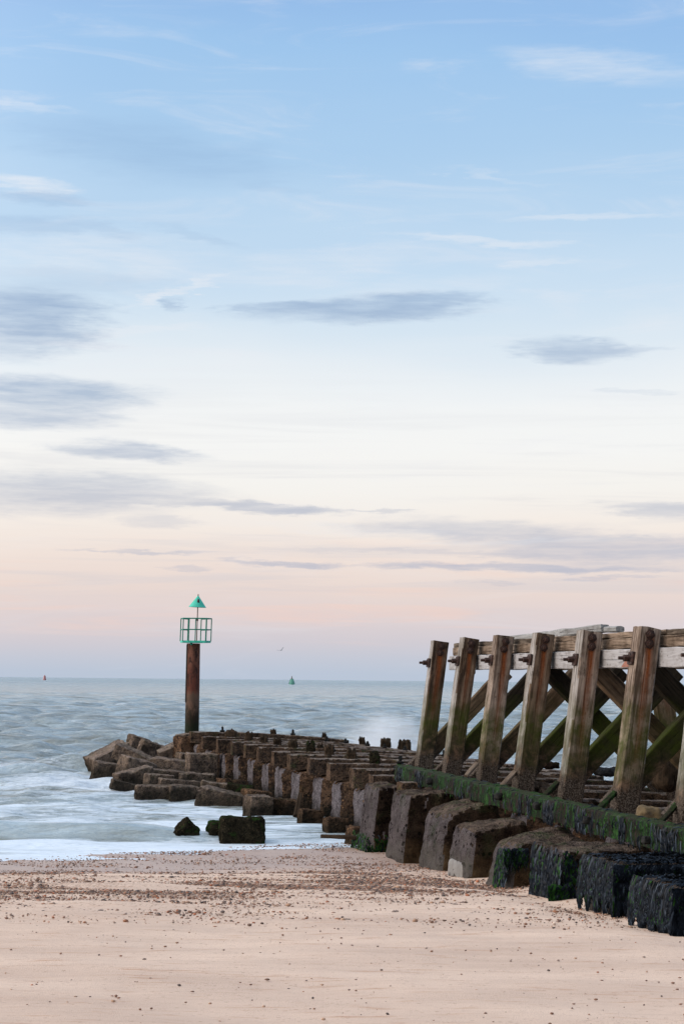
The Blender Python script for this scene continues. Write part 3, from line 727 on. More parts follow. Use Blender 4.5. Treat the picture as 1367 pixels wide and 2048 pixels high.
# ------------------------------------------------------------------ concrete deck: crossbeams on piers
BY = [65.0, 62.6, 60.1, 57.7, 55.2, 52.9, 50.6, 48.2, 45.8, 43.4, 41.0, 38.4, 36.0, 33.6, 31.1, 28.7, 26.3, 23.9, 21.5]
BX = {65.0: -4.85, 62.6: -4.29, 60.1: -3.67, 57.7: -3.11, 55.2: -2.61, 52.9: -2.15, 50.6: -1.69, 48.2: -1.22, 45.8: -.70, 43.4: -.24, 41.0: .25, 38.4: .6}
ordn = ['first', 'second', 'third', 'fourth', 'fifth', 'sixth', 'seventh', 'eighth', 'ninth', 'tenth', 'eleventh', 'twelfth', 'thirteenth', 'fourteenth', 'fifteenth', 'sixteenth', 'seventeenth', 'eighteenth', 'nineteenth']
DECK = CAMZ - 1.8
beam_at = []
for i, y0 in enumerate(BY):
    near = y0 not in BX
    x0 = BX.get(y0, .6 + (38.4 - y0) * .2)
    ztop = DECK + (.09 if i == 0 else 0)
    vs = 0 if not near or i == 12 else 1.3
    Lb = 5.3 + (.0 if i else -.1)
    tilt = .05 - .001 * (65 - y0) if y0 > 40 else .024
    O = Vector((x0, y0, 0))
    if near: lab = ordn[i - 12] + ' deck crossbeam toward the camera after the last open pier, seen between the timber posts'
    else: lab = ordn[i] + ' concrete crossbeam from the green topped beacon, its barnacled end standing on a grey pier'
    root = empty("groyne_bent", (x0 + V.x * vs, y0, .0), lab, "concrete beam", "concrete crossbeams of the groyne deck")
    cr = rnd.uniform(-.02, .02); hb_ = .37 + rnd.uniform(-.015, .02)
    def fb(q, O=O, vs=vs, Lb=Lb, ztop=ztop, tilt=tilt, hb_=hb_, cr=cr):
        a, b, c = (q[0] + 1) / 2, q[1], (q[2] + 1) / 2
        v_ = vs + a * (Lb - vs); w = O + V * v_ + U * (b * .25)
        return (w.x, w.y, ztop - hb_ * (1 - c) - tilt * v_ * (v_ / 5.3) + cr)
    bm = bmesh.new(); bmesh.ops.create_cube(bm, size=2)
    # lengthwise cuts: build by hand grid
    bm.free()
    bm = bmesh.new(); NL = 64; prof = []
    pr = [(-1, -1), (0, -1), (1, -1), (1, -.3), (1, .3), (1, .86), (.9, 1), (.35, 1), (-.35, 1), (-.9, 1), (-1, .86), (-1, .3), (-1, -.3)]
    rings = []
    for k in range(NL + 1):
        a = -1 + 2 * (k / NL)
        ring = []
        for (b, c) in pr:
            w = Vector(fb((a, b, c)))
            w += Vector((0, 0, 1)) * (fr(w + Vector((i, 0, 0)), 3.1, 4) * .013 + fr(w, 11, 2) * .005) + U * (fr(w + Vector((0, i, 7)), 2.6, 3) * .03 + fr(w, 12, 2) * .012)
            ring.append(bm.verts.new(w))
        rings.append(ring)
    m_ = len(pr)
    for k in range(NL):
        for j in range(m_): bm.faces.new((rings[k][j], rings[k][(j + 1) % m_], rings[k + 1][(j + 1) % m_], rings[k + 1][j]))
    bm.faces.new(rings[0][::-1]); bm.faces.new(rings[-1])
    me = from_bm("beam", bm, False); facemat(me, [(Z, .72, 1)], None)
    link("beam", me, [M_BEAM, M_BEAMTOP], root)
    ov = .15 + rnd.uniform(-.03, .04)
    def fp(q, O=O, vs=vs, Lb=Lb, ztop=ztop, hb_=hb_, ov=ov, tilt=tilt):
        a, b, c = (q[0] + 1) / 2, q[1], (q[2] + 1) / 2
        v_ = vs + ov + a * (Lb - vs - ov - .1); w = O + V * v_ + U * (b * .54 - .02)
        top = ztop - hb_ - .01 - tilt * v_ * (v_ / 5.3)
        return (w.x, w.y, -1.2 + c * (top + 1.2))
    if i == 12: beam_at.append((O, ztop, tilt, root)); continue
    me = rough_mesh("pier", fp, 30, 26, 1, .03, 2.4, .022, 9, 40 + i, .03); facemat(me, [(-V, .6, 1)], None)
    link("pier", me, [M_PIER, M_PIER_END], root)
    beam_at.append((O, ztop, tilt, root))

def deckpoint(px, i):           # where pixel column px meets crossbeam i
    O, ztop, tilt, root = beam_at[i]
    X = (px - 683) / F; v_ = (X * O.y - O.x) / (V.x - X * V.y)
    w = O + V * v_; w.z = ztop - tilt * v_ * (v_ / 5.3)
    return w
# iron bolts that still stick up out of the crossbeams (parts of the beams)
def bolt_up(px, i, h=.22):
    w = deckpoint(px, i); root = beam_at[i][3]
    def f(q, w=w):
        r_ = .04 if q[2] > -.2 else .08
        return (w.x + q[0] * r_, w.y + q[1] * r_, w.z + (q[2] + 1) / 2 * h - .01)
    link("bolt", rough_mesh("bolt", f, 6, 3, 1, .02, 9, .004, 20, px), M_BLACK, root)
for px, i in ((450, 0), (590, 0), (657, 1), (694, 1), (738, 2), (772, 3), (812, 4), (669, 6), (750, 7), (803, 9), (890, 6)): bolt_up(px, i, rnd.uniform(.13, .2))

# rotted pile stumps standing on the deck
ST = [(467, 1, .24, .42), (502, 2, .24, .28), (532, 3, .22, .26), (559, 4, .22, .24), (590, 5, .23, .28), (625, 6, .26, .25), (663, 7, .27, .26), (708, 8, .25, .25), (753, 9, .27, .25),
      (551, 0, .15, .22), (652, 0, .16, .18), (728, 1, .26, .22), (774, 2, .30, .36), (811, 3, .32, .42), (914, 4, .2, .25), (645, 5, .12, .2)]
SL = ['wide split', 'dark square', 'low brown', 'leaning pale edged', 'black grooved', 'mossy dark', 'brown round topped', 'split two piece', 'bright green mossy', 'tiny black', 'small square', 'tall square brown', 'wide notched', 'ragged black weedy', 'little distant', 'short crooked']
SP = ['far left on the second crossbeam', 'on the third crossbeam near the beacon', 'on the fourth crossbeam', 'on the fifth crossbeam', 'on the sixth crossbeam', 'on the seventh crossbeam', 'on the eighth crossbeam', 'on the ninth crossbeam', 'on the tenth crossbeam, nearest the camera', 'on the farthest crossbeam', 'on the farthest crossbeam at mid deck', 'against the white surf', 'against the white surf, right of the square one', 'beside the first timber post', 'behind the first timber post', 'in the middle of the deck']
for k, (px, i, w_, h_) in enumerate([(a, b, c, d) for a, b, c, d in ST]):
    hgt, wid = w_ * .85, h_ * .9
    b = deckpoint(px, i)
    tilt = rnd.uniform(-.12, .12)
    def f(q, b=b, hgt=hgt, wid=wid, tilt=tilt, k=k):
        c = (q[2] + 1) / 2
        rag = noise.noise(Vector((q[0] * 2.3 + k, q[1] * 2, 0))) * .12 * (1 if c > .8 else 0)
        return (b.x + q[0] * wid / 2 * (1 - .1 * c) + tilt * c * hgt, b.y + q[1] * .14, b.z - .02 + c * (hgt + rag))
    o = link("timber_stump", rough_mesh("timber_stump", f, 9, 8, 1, .025, 7, .008, 22, 60 + k, .1), M_MOSSROCK if k in (5, 8) else M_STUMP)
    tag(o, SL[k] + ' rotted post stump ' + SP[k], 'stump', 'rotted stumps on the groyne deck')

# ------------------------------------------------------------------ timber trestle
PX = [869, 928, 995, 1074, 1166, 1280]; PY = [40.8, 38.35, 35.9, 33.4, 30.9, 28.4]
ZT, ZBASE = CAMZ + .808, CAMZ - 1.97
tr = empty("timber_trestle", (1.6, 40.8, ZBASE), 'weathered timber breastwork of raking posts, silver rails and diagonal braces on the groyne', 'trestle')
W_ = .325; LEAN = .36
tops = [Vector(((px - 683) / F * y, y, ZT)) for px, y in zip(PX, PY)]
step = (tops[-1] - tops[0]) / 5
tops += [tops[-1] + step, tops[-1] + step * 2]
pc = []
for i, T in enumerate(tops):
    ctr = T + V * W_ / 2 + U * W_ / 2
    ctr.z += rnd.uniform(-.02, .02) if i else 0
    b = ctr - V * (LEAN + (0, .02, -.025, .015, -.01, .02, 0, 0)[i]); b.z = ZBASE
    pc.append((b, ctr))
    mt = M_POST_PALE if i in (2, 4, 5) else (M_POST_DARK if i == 0 else M_POST)
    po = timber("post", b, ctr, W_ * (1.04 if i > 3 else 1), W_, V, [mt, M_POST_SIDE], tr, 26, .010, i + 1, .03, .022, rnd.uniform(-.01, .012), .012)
    # local x=V so the face looking left (-x) is the paler, greyer one
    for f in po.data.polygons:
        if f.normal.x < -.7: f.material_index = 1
    ax = (ctr - b).normalized()
    def head(p_, n_, r_, L_, nm="bolt"):
        x = n_.orthogonal().normalized(); y = n_.cross(x)
        bm = bmesh.new(); rings = []
        prof = [(r_ * 1.5, 0), (r_ * 1.5, .012), (r_, .014), (r_, L_ * .55), (r_ * .55, L_ * .6), (r_ * .5, L_)]
        for (rr, hh) in prof:
            rings.append([bm.verts.new(p_ + n_ * hh + (x * math.cos(a * math.pi / 3) + y * math.sin(a * math.pi / 3)) * rr) for a in range(6)])
        for q in range(len(prof) - 1):
            for a in range(6): bm.faces.new((rings[q][a], rings[q][(a + 1) % 6], rings[q + 1][(a + 1) % 6], rings[q + 1][a]))
        bm.faces.new(rings[-1]); bm.faces.new(rings[0][::-1])
        link(nm, from_bm(nm, bm, False), M_IRON, po)
    for dz_ in (.10, .235):
        q = ctr - ax * dz_ - U * (W_ / 2 + .002) + V * (.01 + rnd.uniform(-.015, .015) - (.02 if dz_ > .2 else 0))
        head(q, -U, .05, .07)
    q = ctr - ax * .44 - V * (W_ / 2 + .001)
    # square plate washer and protruding threaded bolt
    def pl(qq, q=q): w = q + V * (-.02 + qq[0] * .022) + U * qq[1] * .10 + ax * qq[2] * .095; return (w.x, w.y, w.z)
    link("washer_plate", rough_mesh("washer_plate", pl, 3, 10, 1, .004, 9, .002, 20, i), M_IRON, po)
    head(q - V * .04, -V, .05, .17)

def lerp(a, b, t_): return a + (b - a) * t_
def along(t_, dv, z_):           # point on the rail line, t in post steps from post 1
    p_ = tops[0] + step * t_ + V * dv; p_.z = z_; return p_
# rails in lengths, butted at scarfs
RV = W_ + .085 - .03
cuts = [(-.02, 5.02), (5.035, 7.1)]
segs = [(.04, 2.0), (2.008, 4.62), (4.63, 7.15)]
for k, (a, b) in enumerate(segs):
    timber("rail", along(a, RV, CAMZ + .365), along(b, RV, CAMZ + .365), .28, .17, Z, M_RAIL, tr, 24, .01, 20 + k, 0, .012)
# rusty spliced repair in the silver rail before the sixth post
def wedge():
    bm = bmesh.new()
    a = along(4.42, RV - .088, 0); b = along(4.56, RV - .088, 0); c_ = along(4.60, RV - .088, 0)
    pts = [(along(4.33, RV - .092, CAMZ + .235)), (along(4.60, RV - .092, CAMZ + .235)), (along(4.60, RV - .092, CAMZ + .40)), (along(4.53, RV - .092, CAMZ + .43)), (along(4.40, RV - .092, CAMZ + .33))]
    f0 = [bm.verts.new(p_) for p_ in pts]; f1 = [bm.verts.new(p_ + V * .03) for p_ in pts]
    bm.faces.new(f0); bm.faces.new(f1[::-1])
    for j in range(5): bm.faces.new((f0[j], f1[j], f1[(j + 1) % 5], f0[(j + 1) % 5]))
    return from_bm("splice_piece", bm, False)
link("splice_piece", wedge(), simple("raw_red_wood", (.16, .06, .04), (.3, .13, .09), 12, .8, .6), tr)
for k, (a, b) in enumerate([(.05, 1.55), (1.56, 3.4), (3.41, 5.3), (5.31, 7.15)]):
    timber("rail", along(a, RV + .12, CAMZ + .597), along(b, RV + .12, CAMZ + .597), .165, .26, Z, M_RAIL_TOP, tr, 24, .012, 30 + k, 0, .015)
for k, (a, b) in enumerate([(.05, 2.4), (2.41, 5.0), (5.02, 7.15)]):
    timber("rail", along(a, RV + .13, CAMZ + .725), along(b, RV + .13, CAMZ + .725), .085, .25, Z, M_CAP if k != 1 else M_RAIL_TOP, tr, 24, .012, 40 + k, 0, .01)
# bolts on the upper rail between the posts
for a in (.72, 1.74, 2.78, 3.72, 4.62, 5.7):
    q = along(a, RV - .03, CAMZ + .575 + rnd.uniform(-.01, .02)); n_ = -V
    def hb2(qq, q=q): w = q + V * (qq[0] * .06) + U * qq[1] * .055 + Z * qq[2] * .055; return (w.x, w.y, w.z)
    link("bolt", rough_mesh("bolt", hb2, 3, 4, 1, .01, 9, .004, 20, a), M_IRON, tr)
# hanging bolt ends under the rails
for a, n in ((.70, 1), (4.47, 1), (4.52, 1), (4.57, 1)):
    q = along(a, RV, CAMZ + .19)
    def hb3(qq, q=q): w = q + V * (qq[0] * .03) + U * qq[1] * .03 + Z * qq[2] * .055; return (w.x, w.y, w.z)
    link("bolt", rough_mesh("bolt", hb3, 3, 4, 1, .01, 9, .004, 20, a), M_BLACK, tr)
# loose plank on top and short stub
timber("top_plank", P(1003, 1281, 38.6), P(1209, 1256.5, 33.8), .13, .16, Z, M_PLANK, tr, 20, .016, 51, 0, .015, 0, .06)
timber("top_plank", P(1204, 1259, 34.0), P(1239, 1258, 33.3), .10, .15, Z, M_PLANK, tr, 8, .016, 53, 0, .02, 0, .03)

# braces
for i, (b, ctr) in enumerate(pc):
    p0 = b + U * (W_ / 2 + .13) - V * .12 + Z * .16
    z1 = CAMZ + .2
    L = (z1 - p0.z) / math.sin(R(45.5))
    p1 = p0 + V * (L * math.cos(R(45.5))) + Z * (z1 - p0.z)
    timber("brace", p0, p1, .30, .2, U.cross(p1 - p0), [M_BRACE_DARK if i in (1, 3, 4, 5) else M_BRACE], tr, 22, .012, 70 + i, 0, .015)
    if i >= 3:
        q0 = b + U * (W_ / 2 + .36) + V * (LEAN + .10); q0.z = CAMZ + .38
        q1 = q0 + V * 2.25 - Z * 2.25
        timber("brace", q0, q1, .30, .19, U.cross(q1 - q0), [M_BRACE_DARK if i in (3, 5) else M_BRACE], tr, 22, .012, 80 + i, 0, .015)
        r0 = b + V * 2.75; r1 = b + V * 2.35; r1.z = CAMZ + .5
        timber("post", r0, r1, .30, .30, V, [M_POST], tr, 20, .01, 90 + i, 0, .02)
# inner rail carrying the brace heads
timber("rail", along(-.1, 2.20, CAMZ + .37) , along(7.15, 2.20, CAMZ + .37), .26, .2, Z, M_BRACE, tr, 30, .01, 99, 0, .015)

# green waling beam along the post feet
w0 = P(790, 1544, 37.8); w1 = P(1367, 1689, 22.6); w2 = w1 + (w1 - w0) * .35
wd = (w2 - w0)
def fw(q):
    a = (q[0] + 1) / 2; c = w0 + wd * a; hh = .13 + .035 * a
    w = c + V * (q[1] * .14 + .14) + Z * (q[2] * hh); return (w.x, w.y, w.z)
bm = bmesh.new(); rings = []; NL = 170
pr = [(-1, -1), (-.3, -1.02), (.5, -1), (1, -1), (1, 0), (1, 1), (.3, 1), (-.5, 1), (-.92, .98), (-1, .85), (-1, .4), (-1, 0), (-1, -.5)]
for k in range(NL + 1):
    a = -1 + 2 * k / NL; ring = []
    for (b_, c_) in pr:
        w = Vector(fw((a, b_, c_))); w += V * fr(w, 5, 4) * .035 + Z * fr(w + Vector((9, 0, 0)), 4, 3) * .02
        ring.append(bm.verts.new(w))
    rings.append(ring)
for k in range(NL):
    for j in range(len(pr)): bm.faces.new((rings[k][j], rings[k][(j + 1) % len(pr)], rings[k + 1][(j + 1) % len(pr)], rings[k + 1][j]))
bm.faces.new(rings[0][::-1]); bm.faces.new(rings[-1])
wal = link("waling_beam", from_bm("waling_beam", bm), M_WEEDY, tr)
bl = []; udir = wd.normalized()
for k in range(2000):
    a = rnd.random(); hh = .13 + .035 * a
    c = w0 + wd * a; cl = noise.noise(Vector((a * 26, 1, 0))) + .35 * noise.noise(Vector((a * 90, 3, 0)))
    blk = cl + (a - .45) * .5
    z_ = hh * (1 - 2 * rnd.random() ** 1.4)
    if blk > .16 or rnd.random() < .05:
        L = rnd.uniform(.06, .22) * (1 + a * .4); L = min(L, z_ + hh + .05); bl.append((c + Z * z_, -Z, -V, max(.04, L), .03, 0))
    elif rnd.random() < .2:
        bl.append((c + Z * z_, -Z, -V, rnd.uniform(.03, .08), .018, 1))
    if rnd.random() < .03 * (1 + 2 * a): bl.append((c + V * rnd.uniform(0, .25) + Z * (hh + .005), (-V + udir * rnd.uniform(-.6, .6)).normalized(), Z, rnd.uniform(.05, .14), .025, 0 if rnd.random() < .6 else 1))
link("seaweed", weed_mesh("seaweed", bl, .5), [M_WRACK, M_WRACK_G, M_WRACK_L], wal)
for px, py in ((862, 1563), (1001, 1593), (1078, 1612), (1178, 1640), (1298, 1680)):
    q = P(px, py, 8.18 / (.19 + (px - 683) / F))
    def f(qq, q=q): w = q + V * (qq[0] * .06 - .03) + U * qq[1] * .07 + Z * qq[2] * .05; return (w.x, w.y, w.z)
    link("bolt", rough_mesh("bolt", f, 3, 4, 1, .02, 9, .004, 20, px), M_BLACK, wal)
# small raking struts from the waling up to the posts
for k, (a, b, y, mm) in enumerate([((930, 1553), (952, 1527), 35.6, M_RAIL_TOP), ((1002, 1573), (1028, 1545), 33.2, M_RAIL_TOP), ((1085, 1594), (1114, 1566), 30.7, M_WEEDY), ((1194, 1620), (1228, 1586), 28.2, M_WEEDY), ((1312, 1653), (1353, 1608), 25.9, M_WEEDY)]):
    timber("strut", P(*a, y - .15), P(*b, y + .25), .07, .07, V, mm, tr, 8, .01, 110 + k, 0, .012)

# boulders lodged on the deck
def boulder(name, c, s, label, mat, seed, k=4, rot=(0, 0, 0), cat='rock', group=None, cuts=12, amp=.06, chip=.09):
    E = Euler(rot).to_matrix()
    def f(q, c=c, s=s, E=E): w = c + E @ Vector((q[0] * s[0], q[1] * s[1], q[2] * s[2])); return (w.x, w.y, w.z)
    me = rough_mesh(name, f, cuts, k, 1, amp, 2.4, .010, 12, seed, chip)
    if isinstance(mat, list): facemat(me, [(Z, .5, 1)], None)
    o = link(name, me, mat)
    return tag(o, label, cat, group)
boulder("boulder", P(1334, 1549, 33), (.19, .25, .24), 'dark weedy boulder wedged on the deck behind the rightmost posts', M_STUMP, 201, 4, (0, .2, .4))
boulder("boulder", P(1296, 1629, 27.6), (.16, .2, .13), 'ochre yellow boulder lodged beside the foot of the widest rust streaked post', simple("ochre_stone", (.05, .033, .016), (.14, .095, .04), 7, .8, .8, .02), 202, 3, (0, .1, .2))
boulder("boulder", P(1085, 1584, 33.8), (.17, .2, .15), 'brown boulder sitting on the deck to the right of the fourth post', M_ROCK, 203, 3, (.1, .2, .8))
boulder("boulder", P(1092, 1530, 40), (.24, .2, .07), 'flat broken slab at the far deck edge beside the sea, seen past the fourth post', M_BIG, 204, 5, (0, .05, .3))
boulder("boulder", P(1215, 1543, 39), (.22, .2, .05), 'low black debris on the far deck edge between fifth and sixth post', M_BLACK, 205, 4, (0, -.03, .3))

# ------------------------------------------------------------------ armour blocks at the seaward end
# (px0, px1, py_top, py_bot, Y, depth, roll(tilt in picture), yaw, pitch)
AR = [
 (183, 256, 1483, 1540, 66.5, .9, -.42, .5, .1, 'large dark slab tilted up at the outer left tip of the rock pile'),
 (233, 308, 1490, 1527, 65.0, .7, .38, -.3, .0, 'long block sloping down to the right behind the leftmost slab'),
 (258, 290, 1469, 1500, 68.5, .6, .3, .5, .1, 'green edged block peeking over the top of the pile, leftmost on its crest'),
 (281, 329, 1479, 1512, 67.5, .6, .32, .35, .1, 'pale brown block on the crest of the pile, right of the green edged one'),
 (322, 364, 1484, 1520, 66.0, .8, -.42, .2, .1, 'leaning block with a sloping upper edge near the pile crest'),
 (356, 414, 1472, 1510, 65.5, .9, .05, .4, .0, 'dark rounded block tucked under the first crossbeam end'),
 (355, 388, 1466, 1478, 66.5, .6, -.1, .2, .0, 'thin flat stone lying at the foot of the beacon pile'),
 (188, 242, 1521, 1550, 63.0, .9, .18, .2, .0, 'pale ridged block at the outer water line of the pile'),
 (243, 300, 1511, 1548, 62.0, .8, .25, .5, .1, 'speckled block in the middle left of the pile'),
 (307, 374, 1515, 1543, 62.6, .9, .1, -.2, .0, 'flat topped dark block in the middle of the pile'),
 (377, 428, 1506, 1553, 60.2, .8, .02, .25, .0, 'upright square block standing beside the first pier'),
 (357, 378, 1505, 1527, 63.5, .5, .1, .5, .1, 'small block wedged left of the upright square one'),
 (236, 302, 1533, 1564, 58.0, .9, -.2, .3, .0, 'wedge shaped block pointing left at the water side'),
 (301, 362, 1538, 1550, 59.0, .8, .08, .1, .0, 'thin slab layered behind the wedge shaped block'),
 (294, 338, 1547, 1572, 56.0, .8, .08, .3, .0, 'brown block below the thin slab, centre front of the pile'),
 (362, 424, 1545, 1560, 58.0, .9, .05, .1, .0, 'flat slab lying in front of the upright square block'),
 (275, 338, 1569, 1592, 52.0, .8, .04, .1, .0, 'low tan block awash at the front of the pile'),
 (338, 398, 1570, 1592, 52.0, .8, .06, .25, .0, 'low grey block awash, right beside the tan one'),
 (322, 396, 1557, 1576, 55.0, .8, .08, .2, .0, 'ridge shaped slab behind the two awash blocks'),
 (224, 270, 1558, 1576, 57.0, .6, .25, .2, .0, 'low broken rock strung out at the left in the wash'),
 (404, 487, 1573, 1603, 50.0, .9, .22, -.15, .0, 'long wet slab with foam on it, sloping to the right'),
 (405, 462, 1562, 1580, 53.5, .8, .12, .1, .0, 'brown stone lying behind the long wet slab'),
 (495, 537, 1590, 1619, 46.6, .7, .04, .3, .0, 'brown block in the wash in front of the piers'),
 (533, 590, 1597, 1617, 47.0, .6, .05, .1, .0, 'black wet block lying against the piers'),
 (440, 485, 1556, 1573, 55.0, .8, .1, .4, .0, 'dark wet rubble at the foot of the third pier'),
 (488, 535, 1578, 1594, 50.0, .7, .1, .3, .0, 'dark wet rubble at the foot of the fifth pier'),
 (455, 500, 1567, 1580, 52.5, .7, .12, .0, .0, 'green topped flat stone beside the pier feet'),
 (600, 640, 1618, 1632, 43.9, .4, .05, .3, .0, 'dark wet rubble at the foot of the eighth pier'),
 (650, 690, 1634, 1650, 41.4, .4, .05, .3, .0, 'weedy rubble at the foot of the tenth pier'),
 (696, 722, 1652, 1676, 38.2, .4, .1, .4, .0, 'weedy stones at the foot of the last open pier')]
for k, (x0, x1, y0, y1, Y, dp, roll, yaw, pit, lab) in enumerate(AR):
    c = P((x0 + x1) / 2, (y0 + y1) / 2, Y)
    wid = (x1 - x0) / F * Y; hei = (y1 - y0) / F * Y
    ww = (wid * 1.16) / (abs(math.cos(yaw)) + .25 * abs(math.sin(yaw))) / 2
    hh = max(.14, (hei * (1.25 if y1 < 1540 else 1.1) - abs(math.sin(roll)) * wid * .6) / 2)
    ztop_ = P((x0 + x1) / 2, y0, Y).z - abs(math.sin(roll)) * ww * .75; c.z = ztop_ - hh
    if c.z - hh > -.1 and y1 > 1540: hh2 = (c.z + hh + .25) / 2; c.z = c.z + hh - hh2; hh = hh2
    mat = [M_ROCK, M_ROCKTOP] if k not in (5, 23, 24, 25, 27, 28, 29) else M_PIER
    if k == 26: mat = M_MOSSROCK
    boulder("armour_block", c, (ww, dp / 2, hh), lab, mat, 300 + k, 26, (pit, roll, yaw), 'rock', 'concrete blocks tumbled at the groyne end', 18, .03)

# the three mossy blocks in the surf
boulder("mossy_block", P(374, 1658, 39.2) - Z * .05, (.19, .24, .19), 'pointed moss green rock standing alone in the shallow surf', M_MOSSROCK, 401, 12, (.2, .80, .35), 'rock', None, 14, .05)
boulder("mossy_block", P(427, 1653, 39.3) - Z * .1, (.13, .22, .21), 'small green block touching the left side of the big mossy one', M_MOSSROCK, 402, 5, (0, .05, .2), 'rock', None, 12, .04)
cB = P(484, 1653, 38.6) - Z * .1
boulder("mossy_block", cB, (.42, .35, .28), 'big square mossy concrete block in the shallow surf', M_MOSSROCK, 403, 14, (0, .02, .12), 'rock', None, 18, .03)

# leaning stick and washed-up plank
o = timber("leaning_stake", P(592, 1632, 44.2), P(600, 1588, 44.6), .12, .1, V, M_STUMP, None, 12, .02, 131, .3, .02, 0, .04); tag(o, 'dark broken stake leaning up out of the wash in front of the piers', 'stake')
o = timber("driftwood_plank", P(644, 1672, 37.4), P(716, 1675, 37.1), .06, .16, Z, M_STUMP, None, 12, .012, 133, 0, .015); tag(o, 'dark reddish plank lying flat at the water edge by the first buttress', 'plank')

# ------------------------------------------------------------------ beacon
YB = 67.5
def tube(name, pts, r_, mat, parent, n=8, r_end=None):
    bm = bmesh.new(); rings = []
    for i, p_ in enumerate(pts):
        d = (pts[min(i + 1, len(pts) - 1)] - pts[max(i - 1, 0)]).normalized()
        x = d.orthogonal().normalized() if abs(d.z) < .99 else Vector((1, 0, 0)); x = (x - d * x.dot(d)).normalized(); y = d.cross(x)
        rr = r_ if r_end is None else r_ + (r_end - r_) * i / (len(pts) - 1)
        rings.append([bm.verts.new(p_ + (x * math.cos(a * 6.2832 / n) + y * math.sin(a * 6.2832 / n)) * rr) for a in range(n)])
    for i in range(len(pts) - 1):
        for a in range(n): bm.faces.new((rings[i][a], rings[i][(a + 1) % n], rings[i + 1][(a + 1) % n], rings[i + 1][a]))
    bm.faces.new(rings[0][::-1]); bm.faces.new(rings[-1])
    me = from_bm(name, bm, True)
    try: me.set_sharp_from_angle(angle=R(50))
    except Exception: pass
    return link(name, me, mat, parent)
base = P(383.5, 1475, YB); topp = P(387, 1287, YB); low = base + (base - topp) * .35
bc_ = empty("channel_beacon", (base.x, base.y, 0), 'rusty steel pile beacon with a green railed cage and green cone topmark', 'beacon')
tube("pile", [low + (topp - low) * k / 24 for k in range(25)], .245, M_PILE, bc_, 28, .225)
# stiffening ladder bar on the pile's dark left side
tube("guide_bar", [P(374.5, 1289, YB - .12), P(371.5, 1405, YB - .12)], .03, M_SLOT, bc_, 8)
s_ = YB / F
pc0 = P(390.5, 1284.5, YB)
plan = [(-.51, 0), (-.40, -.36), (.38, -.42), (.53, -.08), (.14, .5), (-.3, .48)]
tl = .022                      # whole cage leans right
def cp(x, y, z): return pc0 + Vector((x + tl * z, y, z - x * .0))
bm = bmesh.new()
lo = [bm.verts.new(cp(x * 1.0, y, -.02)) for x, y in plan]; hi = [bm.verts.new(cp(x * 1.0, y, .05)) for x, y in plan]
bm.faces.new(lo[::-1]); bm.faces.new(hi)
for j in range(6): bm.faces.new((lo[j], lo[(j + 1) % 6], hi[(j + 1) % 6], hi[j]))
link("platform", from_bm("platform", bm, False), M_GREENP, bc_)
tube("bracket", [cp(-.12, -.25, -.02), cp(-.10, -.25, -.10)], .035, M_GREEN, bc_)
HR = 47 * s_
rail_pts = plan + [plan[0]]
for hz, rr in ((HR, .021), (HR * .53, .019)):
    for j in range(6):
        if j == 4: continue         # open at the back
        a, b = rail_pts[j], rail_pts[j + 1]
        tube("rail", [cp(*a, hz), cp(*b, hz)], rr, M_GREEN, bc_)
for (x, y) in plan + [(-.2, -.375), (.02, -.395)]:
    rr = .026 if (x, y) == plan[2] else .018
    tube("rail_post", [cp(x, y, .03), cp(x, y, HR)], rr, M_GREEN, bc_)
tube("mast", [P(393.2, 1284, YB), P(395.5, 1213, YB)], .017, M_MAST, bc_)
tube("clamp", [P(394, 1240, YB) - Z * .03, P(394, 1237, YB) + Z * .01], .045, M_MAST, bc_)
cb = P(394.8, 1214.5, YB); ct = P(396.3, 1191.5, YB)
cone = tube("topmark_cone", [cb, ct], .30, M_GREENP, bc_, 28, .015)
tube("topmark_tip", [ct, ct + Vector((.004, 0, .06))], .022, M_MAST, bc_, 8, .008)
# black lantern-shaped slot set in the cone
q = P(396.8, 1202.5, YB - .13)
def f(qq, q=q):
    wdt = .04 - .016 * qq[2]; return (q.x + qq[0] * wdt, q.y + qq[1] * .06, q.z + qq[2] * .08)
link("lantern", rough_mesh("lantern", f, 4, 4, 1, .002, 5, 0, 9, 3), M_SLOT, cone)

# ------------------------------------------------------------------ buoys and gull
def buoy(name, px, ybase, scale_h, mats, lab, kind):
    Y = 3.1 * F / (ybase - (1353.4 + .0098 * px)); X = (px - 683.5) / F * Y
    b = Vector((X, Y, 0)); root = empty(name, b, lab, 'buoy')
    if kind == 'cone':
        tube("float", [b - Z * .4, b + Z * .25, b + Z * .9], 1.75, mats, root, 20)
        tube("tower", [b + Z * .9, b + Z * 2.2, b + Z * 3.4], 1.65, mats, root, 20, 1.0)
        for a in range(4):
            d = Vector((math.cos(a * 1.57 + .5), math.sin(a * 1.57 + .5), 0))
            tube("tower_leg", [b + d * 2.1 + Z * .3, b + d * .9 + Z * 3.7], .16, M_BUOYG, root, 6)
        tube("topmark", [b + Z * 3.4, b + Z * 4.6], .5, M_MAST, root, 10, .12)
        tube("topmark_cone", [b + Z * 4.5, b + Z * 5.4], .42, M_MAST, root, 10, .05)
    else:
        tube("float", [b - Z * .4, b + Z * .6, b + Z * 1.2], 1.7, mats, root, 20)
        tube("tower", [b + Z * 1.2, b + Z * 3.2, b + Z * 4.4], 1.5, mats, root, 20, 1.1)
        tube("topmark", [b + Z * 4.4, b + Z * 5.3], .5, M_BUOYR, root, 12)
buoy("channel_buoy", 587, 1369, 4, M_BUOYG, 'green conical channel buoy far out on the sea right of the beacon', 'cone')
buoy("channel_buoy", 95, 1360.2, 4, M_BUOYR, 'red can shaped channel buoy near the horizon at far left', 'can')

